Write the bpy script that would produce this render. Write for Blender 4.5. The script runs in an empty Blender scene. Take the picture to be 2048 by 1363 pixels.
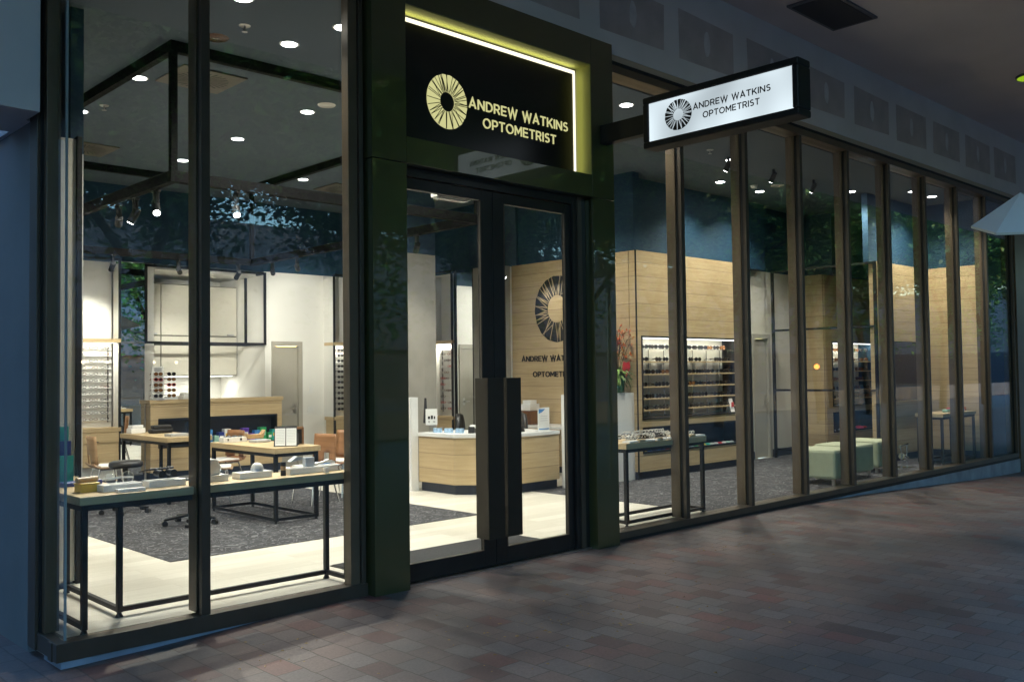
import bpy, math, random
from mathutils import Vector, Matrix
random.seed(7)
R=math.radians; PI=math.pi
S=bpy.context.scene; COL=S.collection
# ------------------------------------------------------------------ camera, world, exposure
def cam_axes(yaw,pitch,roll):
    f=Vector((math.sin(yaw)*math.cos(pitch),math.cos(yaw)*math.cos(pitch),math.sin(pitch)))
    r=Vector((math.cos(yaw),-math.sin(yaw),0)); u=r.cross(f)
    return r*math.cos(roll)+u*math.sin(roll), -r*math.sin(roll)+u*math.cos(roll), f
cr,cu,cf=cam_axes(R(43.918),R(1.963),R(-0.7252))
cd=bpy.data.cameras.new('camera'); cam=bpy.data.objects.new('camera',cd); COL.objects.link(cam)
cd.sensor_width=36; cd.lens=36*1866.65/2048; cd.clip_start=.05; cd.clip_end=2000
m=Matrix((( cr.x,cu.x,-cf.x,0),(cr.y,cu.y,-cf.y,-5.849),(cr.z,cu.z,-cf.z,1.6),(0,0,0,1))); cam.matrix_world=m
S.camera=cam
S.view_settings.view_transform='Standard'; S.view_settings.look='None'; S.view_settings.exposure=4.2; S.view_settings.gamma=1
W=bpy.data.worlds.new('World'); S.world=W; W.use_nodes=True
nt=W.node_tree; nt.nodes.clear()
wo=nt.nodes.new('ShaderNodeOutputWorld'); bg=nt.nodes.new('ShaderNodeBackground'); sky=nt.nodes.new('ShaderNodeTexSky')
sky.sky_type='NISHITA'; sky.sun_disc=False; sky.sun_elevation=R(3.4); sky.sun_rotation=R(15); sky.altitude=100
sky.ozone_density=3.0; sky.dust_density=.6
bg.inputs[1].default_value=.15
nt.links.new(sky.outputs[0],bg.inputs[0]); nt.links.new(bg.outputs[0],wo.inputs[0])
sl=bpy.data.lights.new('sun','SUN'); sl.energy=.004; sl.angle=R(12); sl.color=(1,.8,.62)
so=bpy.data.objects.new('sun',sl); COL.objects.link(so); so.rotation_euler=(R(86),0,R(165))
S.cycles.use_denoising=True; S.cycles.denoiser='OPENIMAGEDENOISE'
S.cycles.max_bounces=8; S.cycles.diffuse_bounces=4; S.cycles.glossy_bounces=4; S.cycles.transmission_bounces=4
S.cycles.transparent_max_bounces=24; S.cycles.sample_clamp_indirect=6; S.cycles.caustics_reflective=False; S.cycles.caustics_refractive=False
# ------------------------------------------------------------------ materials
def mat(name,base=(.5,.5,.5),rough=.5,metal=0,emit=None,estr=1,spec=.5,noise=0,nscale=6,bump=0,bscale=60,coat=0):
    m=bpy.data.materials.new(name); m.use_nodes=True; n=m.node_tree; b=n.nodes['Principled BSDF']
    b.inputs['Base Color'].default_value=(*base,1); b.inputs['Roughness'].default_value=rough; b.inputs['Metallic'].default_value=metal
    b.inputs['Specular IOR Level'].default_value=spec; b.inputs['Coat Weight'].default_value=coat; b.inputs['Coat Roughness'].default_value=.02; b.inputs['Coat IOR'].default_value=1.6
    if emit: b.inputs['Emission Color'].default_value=(*emit,1); b.inputs['Emission Strength'].default_value=estr
    if noise or bump:
        tc=n.nodes.new('ShaderNodeTexCoord')
    if noise:
        t=n.nodes.new('ShaderNodeTexNoise'); t.inputs['Scale'].default_value=nscale; t.inputs['Detail'].default_value=5
        n.links.new(tc.outputs['Object'],t.inputs['Vector'])
        r=n.nodes.new('ShaderNodeValToRGB'); r.color_ramp.elements[0].position=.3; r.color_ramp.elements[1].position=.7
        r.color_ramp.elements[0].color=(*[c*(1-noise) for c in base],1); r.color_ramp.elements[1].color=(*[min(1,c*(1+noise)) for c in base],1)
        n.links.new(t.outputs[0],r.inputs[0]); n.links.new(r.outputs[0],b.inputs['Base Color'])
    if bump:
        t2=n.nodes.new('ShaderNodeTexNoise'); t2.inputs['Scale'].default_value=bscale; t2.inputs['Detail'].default_value=3
        n.links.new(tc.outputs['Object'],t2.inputs['Vector'])
        bp=n.nodes.new('ShaderNodeBump'); bp.inputs['Strength'].default_value=bump; bp.inputs['Distance'].default_value=.004
        n.links.new(t2.outputs[0],bp.inputs['Height']); n.links.new(bp.outputs[0],b.inputs['Normal'])
    return m
def math_node(n,op,a,b=None,c=None):
    x=n.nodes.new('ShaderNodeMath'); x.operation=op
    for i,v in enumerate((a,b,c)):
        if v is None: continue
        if isinstance(v,(int,float)): x.inputs[i].default_value=v
        else: n.links.new(v,x.inputs[i])
    return x.outputs[0]
def wood(name,ca,cb,axis='h',groove=0,rough=.45,goff=0,gw=.005):
    """oak veneer: grain runs along axis ('h' any horizontal direction on an upright board, 'x' or 'y' on a flat one)"""
    m=bpy.data.materials.new(name); m.use_nodes=True; n=m.node_tree; b=n.nodes['Principled BSDF']
    tc=n.nodes.new('ShaderNodeTexCoord'); mp=n.nodes.new('ShaderNodeMapping'); n.links.new(tc.outputs['Object'],mp.inputs[0])
    mp.inputs['Scale'].default_value={'h':(1.2,1.2,22),'x':(1.2,22,22),'y':(22,1.2,22),'z':(22,22,1.2)}[axis]
    t=n.nodes.new('ShaderNodeTexNoise'); t.inputs['Scale'].default_value=1.6; t.inputs['Detail'].default_value=7; t.inputs['Distortion'].default_value=.25
    n.links.new(mp.outputs[0],t.inputs['Vector'])
    r=n.nodes.new('ShaderNodeValToRGB'); r.color_ramp.elements[0].position=.3; r.color_ramp.elements[1].position=.72
    r.color_ramp.elements[0].color=(*ca,1); r.color_ramp.elements[1].color=(*cb,1)
    n.links.new(t.outputs[0],r.inputs[0]); out=r.outputs[0]
    b.inputs['Roughness'].default_value=rough
    if groove:
        sp=n.nodes.new('ShaderNodeSeparateXYZ'); n.links.new(tc.outputs['Object'],sp.inputs[0])
        z=math_node(n,'ADD',sp.outputs[2],goff)
        q=math_node(n,'DIVIDE',z,groove); fr=math_node(n,'FRACT',q); fl=math_node(n,'FLOOR',q)
        g=math_node(n,'LESS_THAN',fr,gw/groove)
        wn=n.nodes.new('ShaderNodeTexWhiteNoise'); wn.noise_dimensions='1D'; n.links.new(fl,wn.inputs['W'])
        v=math_node(n,'MULTIPLY_ADD',wn.outputs[0],.10,.95)
        hs=n.nodes.new('ShaderNodeHueSaturation'); n.links.new(out,hs.inputs['Color']); n.links.new(v,hs.inputs['Value'])
        mx=n.nodes.new('ShaderNodeMix'); mx.data_type='RGBA'; n.links.new(g,mx.inputs[0]); n.links.new(hs.outputs[0],mx.inputs[6]); mx.inputs[7].default_value=(.17,.12,.07,1)
        out=mx.outputs[2]
        bp=n.nodes.new('ShaderNodeBump'); bp.inputs['Strength'].default_value=.6; bp.inputs['Distance'].default_value=.004; bp.invert=True
        n.links.new(g,bp.inputs['Height']); n.links.new(bp.outputs[0],b.inputs['Normal'])
    n.links.new(out,b.inputs['Base Color'])
    return m
def glassmat(name,tint=(.93,.96,.95),boost=1.0,ior0=.05):
    m=bpy.data.materials.new(name); m.use_nodes=True; n=m.node_tree; n.nodes.clear()
    o=n.nodes.new('ShaderNodeOutputMaterial'); mx=n.nodes.new('ShaderNodeMixShader'); tr=n.nodes.new('ShaderNodeBsdfTransparent'); gl=n.nodes.new('ShaderNodeBsdfGlossy')
    tr.inputs[0].default_value=(*tint,1); gl.inputs['Roughness'].default_value=0.0; gl.inputs[0].default_value=(1,1,1,1)
    ge=n.nodes.new('ShaderNodeNewGeometry'); vm=n.nodes.new('ShaderNodeVectorMath'); vm.operation='DOT_PRODUCT'
    n.links.new(ge.outputs['Incoming'],vm.inputs[0]); n.links.new(ge.outputs['Normal'],vm.inputs[1])
    c=math_node(n,'ABSOLUTE',vm.outputs['Value']); k=math_node(n,'SUBTRACT',1,c); p=math_node(n,'POWER',k,5)
    f=math_node(n,'MULTIPLY_ADD',p,(1-ior0)*boost,ior0*boost); f=math_node(n,'MINIMUM',f,1.0)
    n.links.new(f,mx.inputs[0]); n.links.new(tr.outputs[0],mx.inputs[1]); n.links.new(gl.outputs[0],mx.inputs[2]); n.links.new(mx.outputs[0],o.inputs[0])
    return m
def emat(name,col,s):
    m=bpy.data.materials.new(name); m.use_nodes=True; n=m.node_tree; n.nodes.clear()
    o=n.nodes.new('ShaderNodeOutputMaterial'); e=n.nodes.new('ShaderNodeEmission'); e.inputs[0].default_value=(*col,1); e.inputs[1].default_value=s
    n.links.new(e.outputs[0],o.inputs[0]); return m
EX=2**-2.3   # one display unit at this exposure
OAKA=(.47,.345,.185); OAKB=(.585,.445,.255)
M={}
M['oakwall']=wood('oak_planks',OAKA,OAKB,'h',.205,goff=.06)
M['oak']=wood('oak_veneer',OAKA,OAKB,'h')
M['oakx']=wood('oak_top_along_x',OAKA,OAKB,'x'); M['oaky']=wood('oak_top_along_y',OAKA,OAKB,'y')
M['oakdesk']=wood('oak_desk_planks',OAKA,OAKB,'h',.205,goff=.09)
M['ply']=wood('walnut_ply',(.24,.11,.045),(.36,.18,.08),'h'); M['plyl']=wood('light_ply',(.33,.2,.1),(.45,.29,.16),'h')
M['black']=mat('black_steel',(.008,.009,.011),.5,spec=.35,noise=.2,nscale=9)
M['beam']=mat('matt_black_beam',(.008,.008,.009),.8,spec=.1); M['blackp']=mat('black_plastic',(.012,.012,.013),.5); M['leather']=mat('black_leather',(.02,.02,.022),.38,bump=.2,bscale=200)
M['white']=mat('white_paint',(.74,.73,.69),.55,noise=.03,nscale=2); M['whitegl']=mat('white_laminate',(.78,.78,.77),.25)
M['cream']=mat('cream_laminate',(.60,.575,.50),.4,noise=.03,nscale=1.2); M['creamdark']=mat('grey_door_paint',(.36,.34,.29),.45,noise=.05,nscale=3)
M['line']=mat('joint_shadow_line',(.16,.15,.13),.8)
M['blue']=mat('deep_blue_paint',(.008,.045,.088),.7,noise=.12,nscale=2); M['bluel']=mat('slate_blue_paint',(.026,.056,.10),.7,noise=.1,nscale=2)
M['navy']=mat('navy_laminate',(.018,.025,.045),.4)
M['grey']=mat('grey_render',(.30,.285,.25),.8,noise=.12,nscale=2.5,bump=.3,bscale=15)
M['ceil']=mat('dark_ceiling_paint',(.082,.115,.150),.8,noise=.05,nscale=1)
M['bronze']=mat('bronze_anodised_frame',(.125,.092,.058),.38,.25,noise=.12,nscale=3,bump=.05,bscale=90)
M['bronzed']=mat('dark_bronze_frame',(.075,.058,.042),.4,.25,noise=.15,nscale=4); M['gasket']=mat('black_gasket',(.008,.008,.008),.6)
M['doorfr']=mat('dark_door_frame',(.022,.021,.02),.33,.3,noise=.2,nscale=5)
M['clad']=mat('olive_gloss_cladding',(.075,.082,.03),.38,.55,noise=.06,nscale=1.5,coat=1); M['handle']=mat('dark_bronze_handle',(.045,.038,.028),.35,.5,noise=.1,nscale=3); M['cladm']=mat('olive_reveal_lining',(.19,.20,.05),.7); M['signblk']=mat('black_sign_panel',(.006,.006,.008),.28)
M['glass']=glassmat('window_glass',boost=.9,ior0=.045); M['clear']=glassmat('clear_acrylic',(.95,.97,.97),1.2); M['lensc']=glassmat('spectacle_lens',(.97,.98,.98),1.3)
M['mirror']=mat('mirror_silver',(.88,.9,.9),.0,1.0)
M['chrome']=mat('chrome',(.8,.8,.8),.12,1.0); M['steel']=mat('brushed_steel',(.55,.54,.52),.3,1.0)
M['dark']=mat('dark_lens',(.008,.008,.01),.08); M['brownlens']=mat('brown_lens',(.18,.08,.02),.1)
M['fblack']=mat('black_acetate',(.01,.01,.01),.25); M['fbrown']=mat('tortoise_acetate',(.12,.045,.015),.25,noise=.5,nscale=60); M['fred']=mat('red_acetate',(.55,.04,.03),.25); M['fclear']=mat('clear_acetate',(.75,.72,.66),.2)
M['green']=mat('sage_upholstery',(.40,.43,.29),.75,noise=.06,nscale=8,bump=.15,bscale=250)
M['paper']=mat('paper',(.8,.8,.78),.6); M['greyp']=mat('grey_plastic',(.4,.41,.42),.45); M['silver']=mat('silver_plastic',(.6,.62,.66),.3,.5)
for nme,c in dict(red=(.5,.03,.04),orange=(.6,.16,.03),yellow=(.7,.45,.05),purple=(.12,.06,.4),violet=(.25,.1,.5),cgreen=(.03,.35,.12),teal=(.03,.4,.35),cblue=(.06,.25,.6),pink=(.75,.08,.22),mint=(.35,.6,.5),kraft=(.45,.3,.15),deepblue=(.03,.05,.25)).items(): M[nme]=mat('gloss_'+nme if nme not in('kraft',) else 'kraft_card',c,.35)
M['render']=mat('painted_render',(.62,.63,.65),.85,noise=.07,nscale=1.3,bump=.25,bscale=25)
M['patch']=mat('unpainted_patch',(.44,.41,.415),.85,noise=.12,nscale=3.5); M['filler']=mat('pale_filler',(.58,.59,.61),.85,noise=.1,nscale=8)
M['soffit']=mat('soffit_paint',(.68,.62,.60),.8,noise=.06,nscale=.8)
M['hatch']=mat('hatch_dark',(.03,.03,.035),.7); M['hatchfr']=mat('hatch_frame',(.12,.12,.14),.6)
M['strip']=mat('pale_head_trim',(.42,.36,.28),.5,.2)
M['concrete']=mat('concrete',(.17,.17,.175),.85,noise=.15,nscale=1.5,bump=.2,bscale=12)
M['asphalt']=mat('asphalt',(.12,.12,.125),.8,noise=.25,nscale=4,bump=.4,bscale=60)
M['bark']=mat('bark',(.06,.045,.03),.9,noise=.35,nscale=7,bump=.8,bscale=18)
M['leafa']=mat('leaf_mid_green',(.11,.30,.07),.45,noise=.4,nscale=.7); M['leafb']=mat('leaf_dark_green',(.05,.16,.045),.45,noise=.35,nscale=.9)
LW=(1,.93,.82)
M['lamp']=emat('downlight_lens',(1,.97,.92),2.2); M['led']=emat('led_strip',(1,.93,.66),.09); M['ledw']=emat('white_led_strip',(1,.96,.88),.16)
M['face']=emat('backlit_face',(.80,.93,1.0),.045); M['text_lit']=emat('lit_letter_face',(.86,.84,.38),.040)
M['limeglow']=emat('lime_lit_disc',(.45,.75,.03),.035); M['amber']=emat('amber_lamp',(1,.25,.04),1.2); M['warmglobe']=emat('warm_globe',(1,.8,.5),1.5)
_m=M['face']; _n=_m.node_tree; _e=[x for x in _n.nodes if x.type=='EMISSION'][0]
_tc=_n.nodes.new('ShaderNodeTexCoord'); _nz=_n.nodes.new('ShaderNodeTexNoise'); _nz.inputs['Scale'].default_value=2.4; _nz.inputs['Detail'].default_value=0; _n.links.new(_tc.outputs['Object'],_nz.inputs['Vector'])
_n.links.new(math_node(_n,'MULTIPLY_ADD',_nz.outputs[0],.05,.022),_e.inputs[1])
M['screen']=mat('dark_tv_glass',(.006,.008,.014),.18,spec=.3)
# ------------------------------------------------------------------ mesh builder
class MB:
    def __init__(s): s.v=[];s.f=[];s.mi=[];s.sm=[]
    def add(s,vs,fs,mi=0,sm=False):
        o=len(s.v); s.v+=[tuple(v) for v in vs]
        for f in fs: s.f.append([i+o for i in f]); s.mi.append(mi); s.sm.append(sm)
        return s
    def box(s,x0,x1,y0,y1,z0,z1,mi=0):
        if x0>x1:x0,x1=x1,x0
        if y0>y1:y0,y1=y1,y0
        if z0>z1:z0,z1=z1,z0
        return s.add([(x,y,z) for z in(z0,z1) for y in(y0,y1) for x in(x0,x1)],[(0,2,3,1),(4,5,7,6),(0,1,5,4),(2,6,7,3),(0,4,6,2),(1,3,7,5)],mi)
    def quad(s,a,b,c,d,mi=0): return s.add([a,b,c,d],[(0,1,2,3)],mi)
    def cyl(s,p0,p1,r0,r1=None,n=14,mi=0,caps=True,sm=True):
        p0=Vector(p0);p1=Vector(p1); r1=r0 if r1 is None else r1
        d=(p1-p0).normalized(); a=d.orthogonal().normalized(); b=d.cross(a)
        vs=[];
        for p,r in((p0,r0),(p1,r1)):
            for i in range(n): t=2*PI*i/n; vs.append(p+(a*math.cos(t)+b*math.sin(t))*r)
        s.add(vs,[(i,(i+1)%n,n+(i+1)%n,n+i) for i in range(n)],mi,sm)
        if caps: s.add(vs,[tuple(range(n))[::-1],tuple(range(n,2*n))],mi)
        return s
    def tube(s,pts,r,n=8,mi=0):
        for a,b in zip(pts,pts[1:]): s.cyl(a,b,r,n=n,mi=mi)
        return s
    def lathe(s,prof,c=(0,0,0),n=24,mi=0):
        vs=[(c[0]+r*math.cos(2*PI*i/n),c[1]+r*math.sin(2*PI*i/n),c[2]+z) for r,z in prof for i in range(n)]
        fs=[(k*n+i,k*n+(i+1)%n,(k+1)*n+(i+1)%n,(k+1)*n+i) for k in range(len(prof)-1) for i in range(n)]
        return s.add(vs,fs,mi,True)
    def prism(s,poly,z0,z1,mi=0):
        n=len(poly); vs=[(x,y,z0) for x,y in poly]+[(x,y,z1) for x,y in poly]
        return s.add(vs,[tuple(range(n))[::-1],tuple(range(n,2*n))]+[(i,(i+1)%n,n+(i+1)%n,n+i) for i in range(n)],mi)
    def xz(s,poly,y0,y1,mi=0):   # outline in the x-z plane, pushed through y
        n=len(poly); vs=[(x,y0,z) for x,z in poly]+[(x,y1,z) for x,z in poly]
        return s.add(vs,[tuple(range(n)),tuple(range(n,2*n))[::-1]]+[(i,n+i,n+(i+1)%n,(i+1)%n) for i in range(n)],mi)
    def yz(s,poly,x0,x1,mi=0):
        n=len(poly); vs=[(x0,y,z) for y,z in poly]+[(x1,y,z) for y,z in poly]
        return s.add(vs,[tuple(range(n))[::-1],tuple(range(n,2*n))]+[(i,(i+1)%n,n+(i+1)%n,n+i) for i in range(n)],mi)
    def sphere(s,c,r,n=14,mi=0,sz=1,zmin=-1):
        prof=[];k=8
        a0=math.asin(max(-1,zmin))
        for i in range(k+1):
            a=a0+(PI/2-a0)*i/k; prof.append((max(r*math.cos(a),1e-4),r*sz*math.sin(a)))
        return s.lathe(prof,c,n,mi)
    def build(s,name,mats,parent=None,loc=None,rz=0,bevel=0,kind=None,label=None):
        me=bpy.data.meshes.new(name); me.from_pydata(s.v,[],s.f)
        if not isinstance(mats,(list,tuple)): mats=[mats]
        for q in mats: me.materials.append(M[q] if isinstance(q,str) else q)
        me.polygons.foreach_set('material_index',s.mi); me.polygons.foreach_set('use_smooth',s.sm)
        import bmesh
        bm=bmesh.new(); bm.from_mesh(me); bmesh.ops.recalc_face_normals(bm,faces=bm.faces); bm.to_mesh(me); bm.free()
        o=bpy.data.objects.new(name,me); COL.objects.link(o)
        if loc: o.location=loc
        o.rotation_euler[2]=rz
        if parent: o.parent=parent
        if kind: o['kind']=kind
        if label: o['label']=label
        if bevel:
            b=o.modifiers.new('bevel','BEVEL'); b.width=bevel; b.segments=2; b.limit_method='ANGLE'; b.angle_limit=R(40)
        return o
def tag(o,label,cat,group=None):
    o['label']=label; o['category']=cat
    if group: o['group']=group
    return o
def thing(name,label,cat,loc=(0,0,0),rz=0,group=None):
    o=bpy.data.objects.new(name,None); COL.objects.link(o); o.location=loc; o.rotation_euler[2]=rz; o.empty_display_size=.1
    return tag(o,label,cat,group)
def B(*a): return MB().box(*a)
def struct(name,mb,m,bevel=0): return mb.build(name,m,kind='structure',bevel=bevel)
def dup(root,loc,rz=0,label=None,rot=None):
    r=root.copy(); COL.objects.link(r); r.location=loc; r.rotation_euler=rot if rot else (0,0,rz)
    if label: r['label']=label
    for ch in root.children:
        c=ch.copy(); COL.objects.link(c); c.parent=r
        for g in ch.children:
            d=g.copy(); COL.objects.link(d); d.parent=c
    return r
def ordn(i): return ['first','second','third','fourth','fifth','sixth','seventh','eighth','ninth','tenth','eleventh','twelfth','thirteenth','fourteenth'][i]
def light(name,typ,loc,energy,parent=None,color=(1,.925,.81),size=.1,target=None,angle=110,blend=.6,sx=None,sy=None):
    l=bpy.data.lights.new(name,typ); l.energy=energy; l.color=color
    if typ=='SPOT': l.spot_size=R(angle); l.spot_blend=blend; l.shadow_soft_size=size
    elif typ=='AREA': l.shape='RECTANGLE'; l.size=sx; l.size_y=sy
    else: l.shadow_soft_size=size
    o=bpy.data.objects.new(name,l); COL.objects.link(o); o.location=loc
    if target is not None:
        o.rotation_euler=(Vector(target)-Vector(loc)).to_track_quat('-Z','Y').to_euler()
    if parent: o.parent=parent; o.matrix_parent_inverse=Matrix()
    return o
def _arc(cx,cy,rx,ry,a0,a1,n=12): return [(cx+rx*math.cos(R(a0+(a1-a0)*i/n)),cy+ry*math.sin(R(a0+(a1-a0)*i/n))) for i in range(n+1)]
_h=.07
GL={'A':(.92,[[(_h,0),(.46,1-_h*.3),(.92-_h,0)],[(.2,.3),(.72,.3)]]),
'N':(.86,[[(_h,0),(_h,1),],[(_h,.96),(.79,.04)],[(.79,0),(.79,1)]]),
'D':(.84,[[(_h,_h),(.34,_h)]+_arc(.34,.5,.43,.43,-90,90,14)[1:]+[(_h,1-_h)],[(_h,0),(_h,1)]]),
'R':(.76,[[(_h,0),(_h,1)],[(_h,1-_h),(.42,1-_h)]+_arc(.42,.69,.25,.24,90,-90,12)[1:]+[(_h,.45)],[(.42,.45),(.72,0)]]),
'E':(.72,[[(_h,0),(_h,1)],[(_h,1-_h),(.68,1-_h)],[(_h,.5),(.62,.5)],[(_h,_h),(.69,_h)]]),
'W':(1.22,[[(.04,1),(.33,.03),(.61,.97),(.89,.03),(1.18,1)]]),
'T':(.76,[[(0,1-_h),(.76,1-_h)],[(.38,0),(.38,.93)]]),
'K':(.80,[[(_h,0),(_h,1)],[(.74,1),(.1,.36)],[(.32,.55),(.78,0)]]),
'I':(.16,[[(.08,0),(.08,1)]]),
'S':(.70,[_arc(.36,.72,.25,.21,35,180,9)+_arc(.36,.69,.25,.17,190,262,5)+_arc(.34,.30,.27,.23,82,-90,10)+_arc(.34,.28,.28,.21,-95,-145,5)]),
'O':(1.0,[_arc(.5,.5,.43,.44,90,450,30)]),
'P':(.74,[[(_h,0),(_h,1)],[(_h,1-_h),(.42,1-_h)]+_arc(.42,.67,.26,.26,90,-90,12)[1:]+[(_h,.41)]]),
'M':(.96,[[(_h,0),(_h,1)],[(_h,.97),(.48,.32),(.89,.97)],[(.89,0),(.89,1)]]),' ':(.38,[])}
def text(name,body,m,height,width,loc,rot,parent,ext=.004,bold=.068):
    """geometric sans capitals drawn as mitred strokes, extruded by ext"""
    x=0; strokes=[]
    for ch in body:
        w,st=GL[ch]
        for pl in st: strokes.append([(px+x,py) for px,py in pl])
        x+=w+.17
    tot=x-.17; sx=width/tot; mb=MB()
    for k,pl in enumerate(strokes):
        L=[];Rr=[]; n=len(pl); closed=math.hypot(pl[0][0]-pl[-1][0],pl[0][1]-pl[-1][1])<1e-6
        for i in range(n):
            if closed: a=pl[i-1] if i>0 else pl[-2]; b_=pl[i+1] if i<n-1 else pl[1]
            else: a=pl[max(0,i-1)]; b_=pl[min(n-1,i+1)]
            p=pl[i]
            d0=Vector((p[0]-a[0],p[1]-a[1])); d1=Vector((b_[0]-p[0],b_[1]-p[1]))
            if d0.length<1e-6: d0=d1
            if d1.length<1e-6: d1=d0
            d0.normalize(); d1.normalize(); t=(d0+d1); t=t.normalized() if t.length>1e-3 else d0
            nn=Vector((-t.y,t.x)); c=max(.35,abs(nn.dot(Vector((-d0.y,d0.x))))); nn=nn*bold/c
            L.append((p[0]+nn.x,p[1]+nn.y)); Rr.append((p[0]-nn.x,p[1]-nn.y))
        zt=ext+.00025*(k%4); v=[(a*sx,b_*height,z) for z in(0,zt) for (a,b_) in L+Rr]; N=2*n; f=[]
        for i in range(n-1):
            f+=[(N+i,N+i+1,N+n+i+1,N+n+i),(i,n+i,n+i+1,i+1),(i,i+1,N+i+1,N+i),(n+i,N+n+i,N+n+i+1,n+i+1)]
        f+=[(0,N,N+n,n),(n-1,n+n-1,N+n+n-1,N+n-1)]
        mb.add(v,f)
    o=mb.build(name,m,parent,loc=loc); o.rotation_euler=rot
    return o
def ring_logo(parent,c,rx,rz,plane,mring,mline,depth=.006,seed=3,hole=.36,lw=1.0):
    """iris-like ring with scribbled radial strokes. plane 'y': faces -Y; plane 'x': faces -X"""
    rnd=random.Random(seed); n=56
    def P(a,k,d):
        u=math.cos(a)*rx*k; w=math.sin(a)*rz*k
        return (c[0]+u,c[1]-d,c[2]+w) if plane=='y' else (c[0]-d,c[1]-u,c[2]+w)
    mb=MB(); vs=[];
    for k in(hole,1.0):
        for i in range(n): vs.append(P(2*PI*i/n,k*(1+.012*math.sin(i*1.9+seed)),depth))
    for k in(hole,1.0):
        for i in range(n): vs.append(P(2*PI*i/n,k,0))
    q=lambda a,b,i:(a*n+i,a*n+(i+1)%n,b*n+(i+1)%n,b*n+i)
    mb.add(vs,[q(0,1,i) for i in range(n)]+[q(2,3,i) for i in range(n)]+[q(1,3,i) for i in range(n)]+[q(0,2,i) for i in range(n)])
    rg=mb.build('logo_ring',mring,parent)
    ml=MB()
    def stroke(a0,k0,a1,k1,w):
        p0=Vector(P(a0,k0,depth+.002)); p1=Vector(P(a1,k1,depth+.002)); d=(p1-p0).normalized()
        nn=Vector((0,-1,0)) if plane=='y' else Vector((-1,0,0)); s=d.cross(nn)*w
        ml.add([p0-s,p0+s,p1+s,p1-s],[(0,1,2,3)])
    t=0
    a=0
    while a<2*PI:
        st=rnd.uniform(.10,.26); b=a+rnd.uniform(-.10,.22)
        stroke(a,hole*.99,b,1.0,rx*.014*lw); 
        if rnd.random()<.6: stroke(b,1.0,a+st*.9,hole*rnd.uniform(1.0,1.25),rx*.012*lw)
        a+=st
    ml.build('scribble_strokes',mline,rg)
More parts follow.
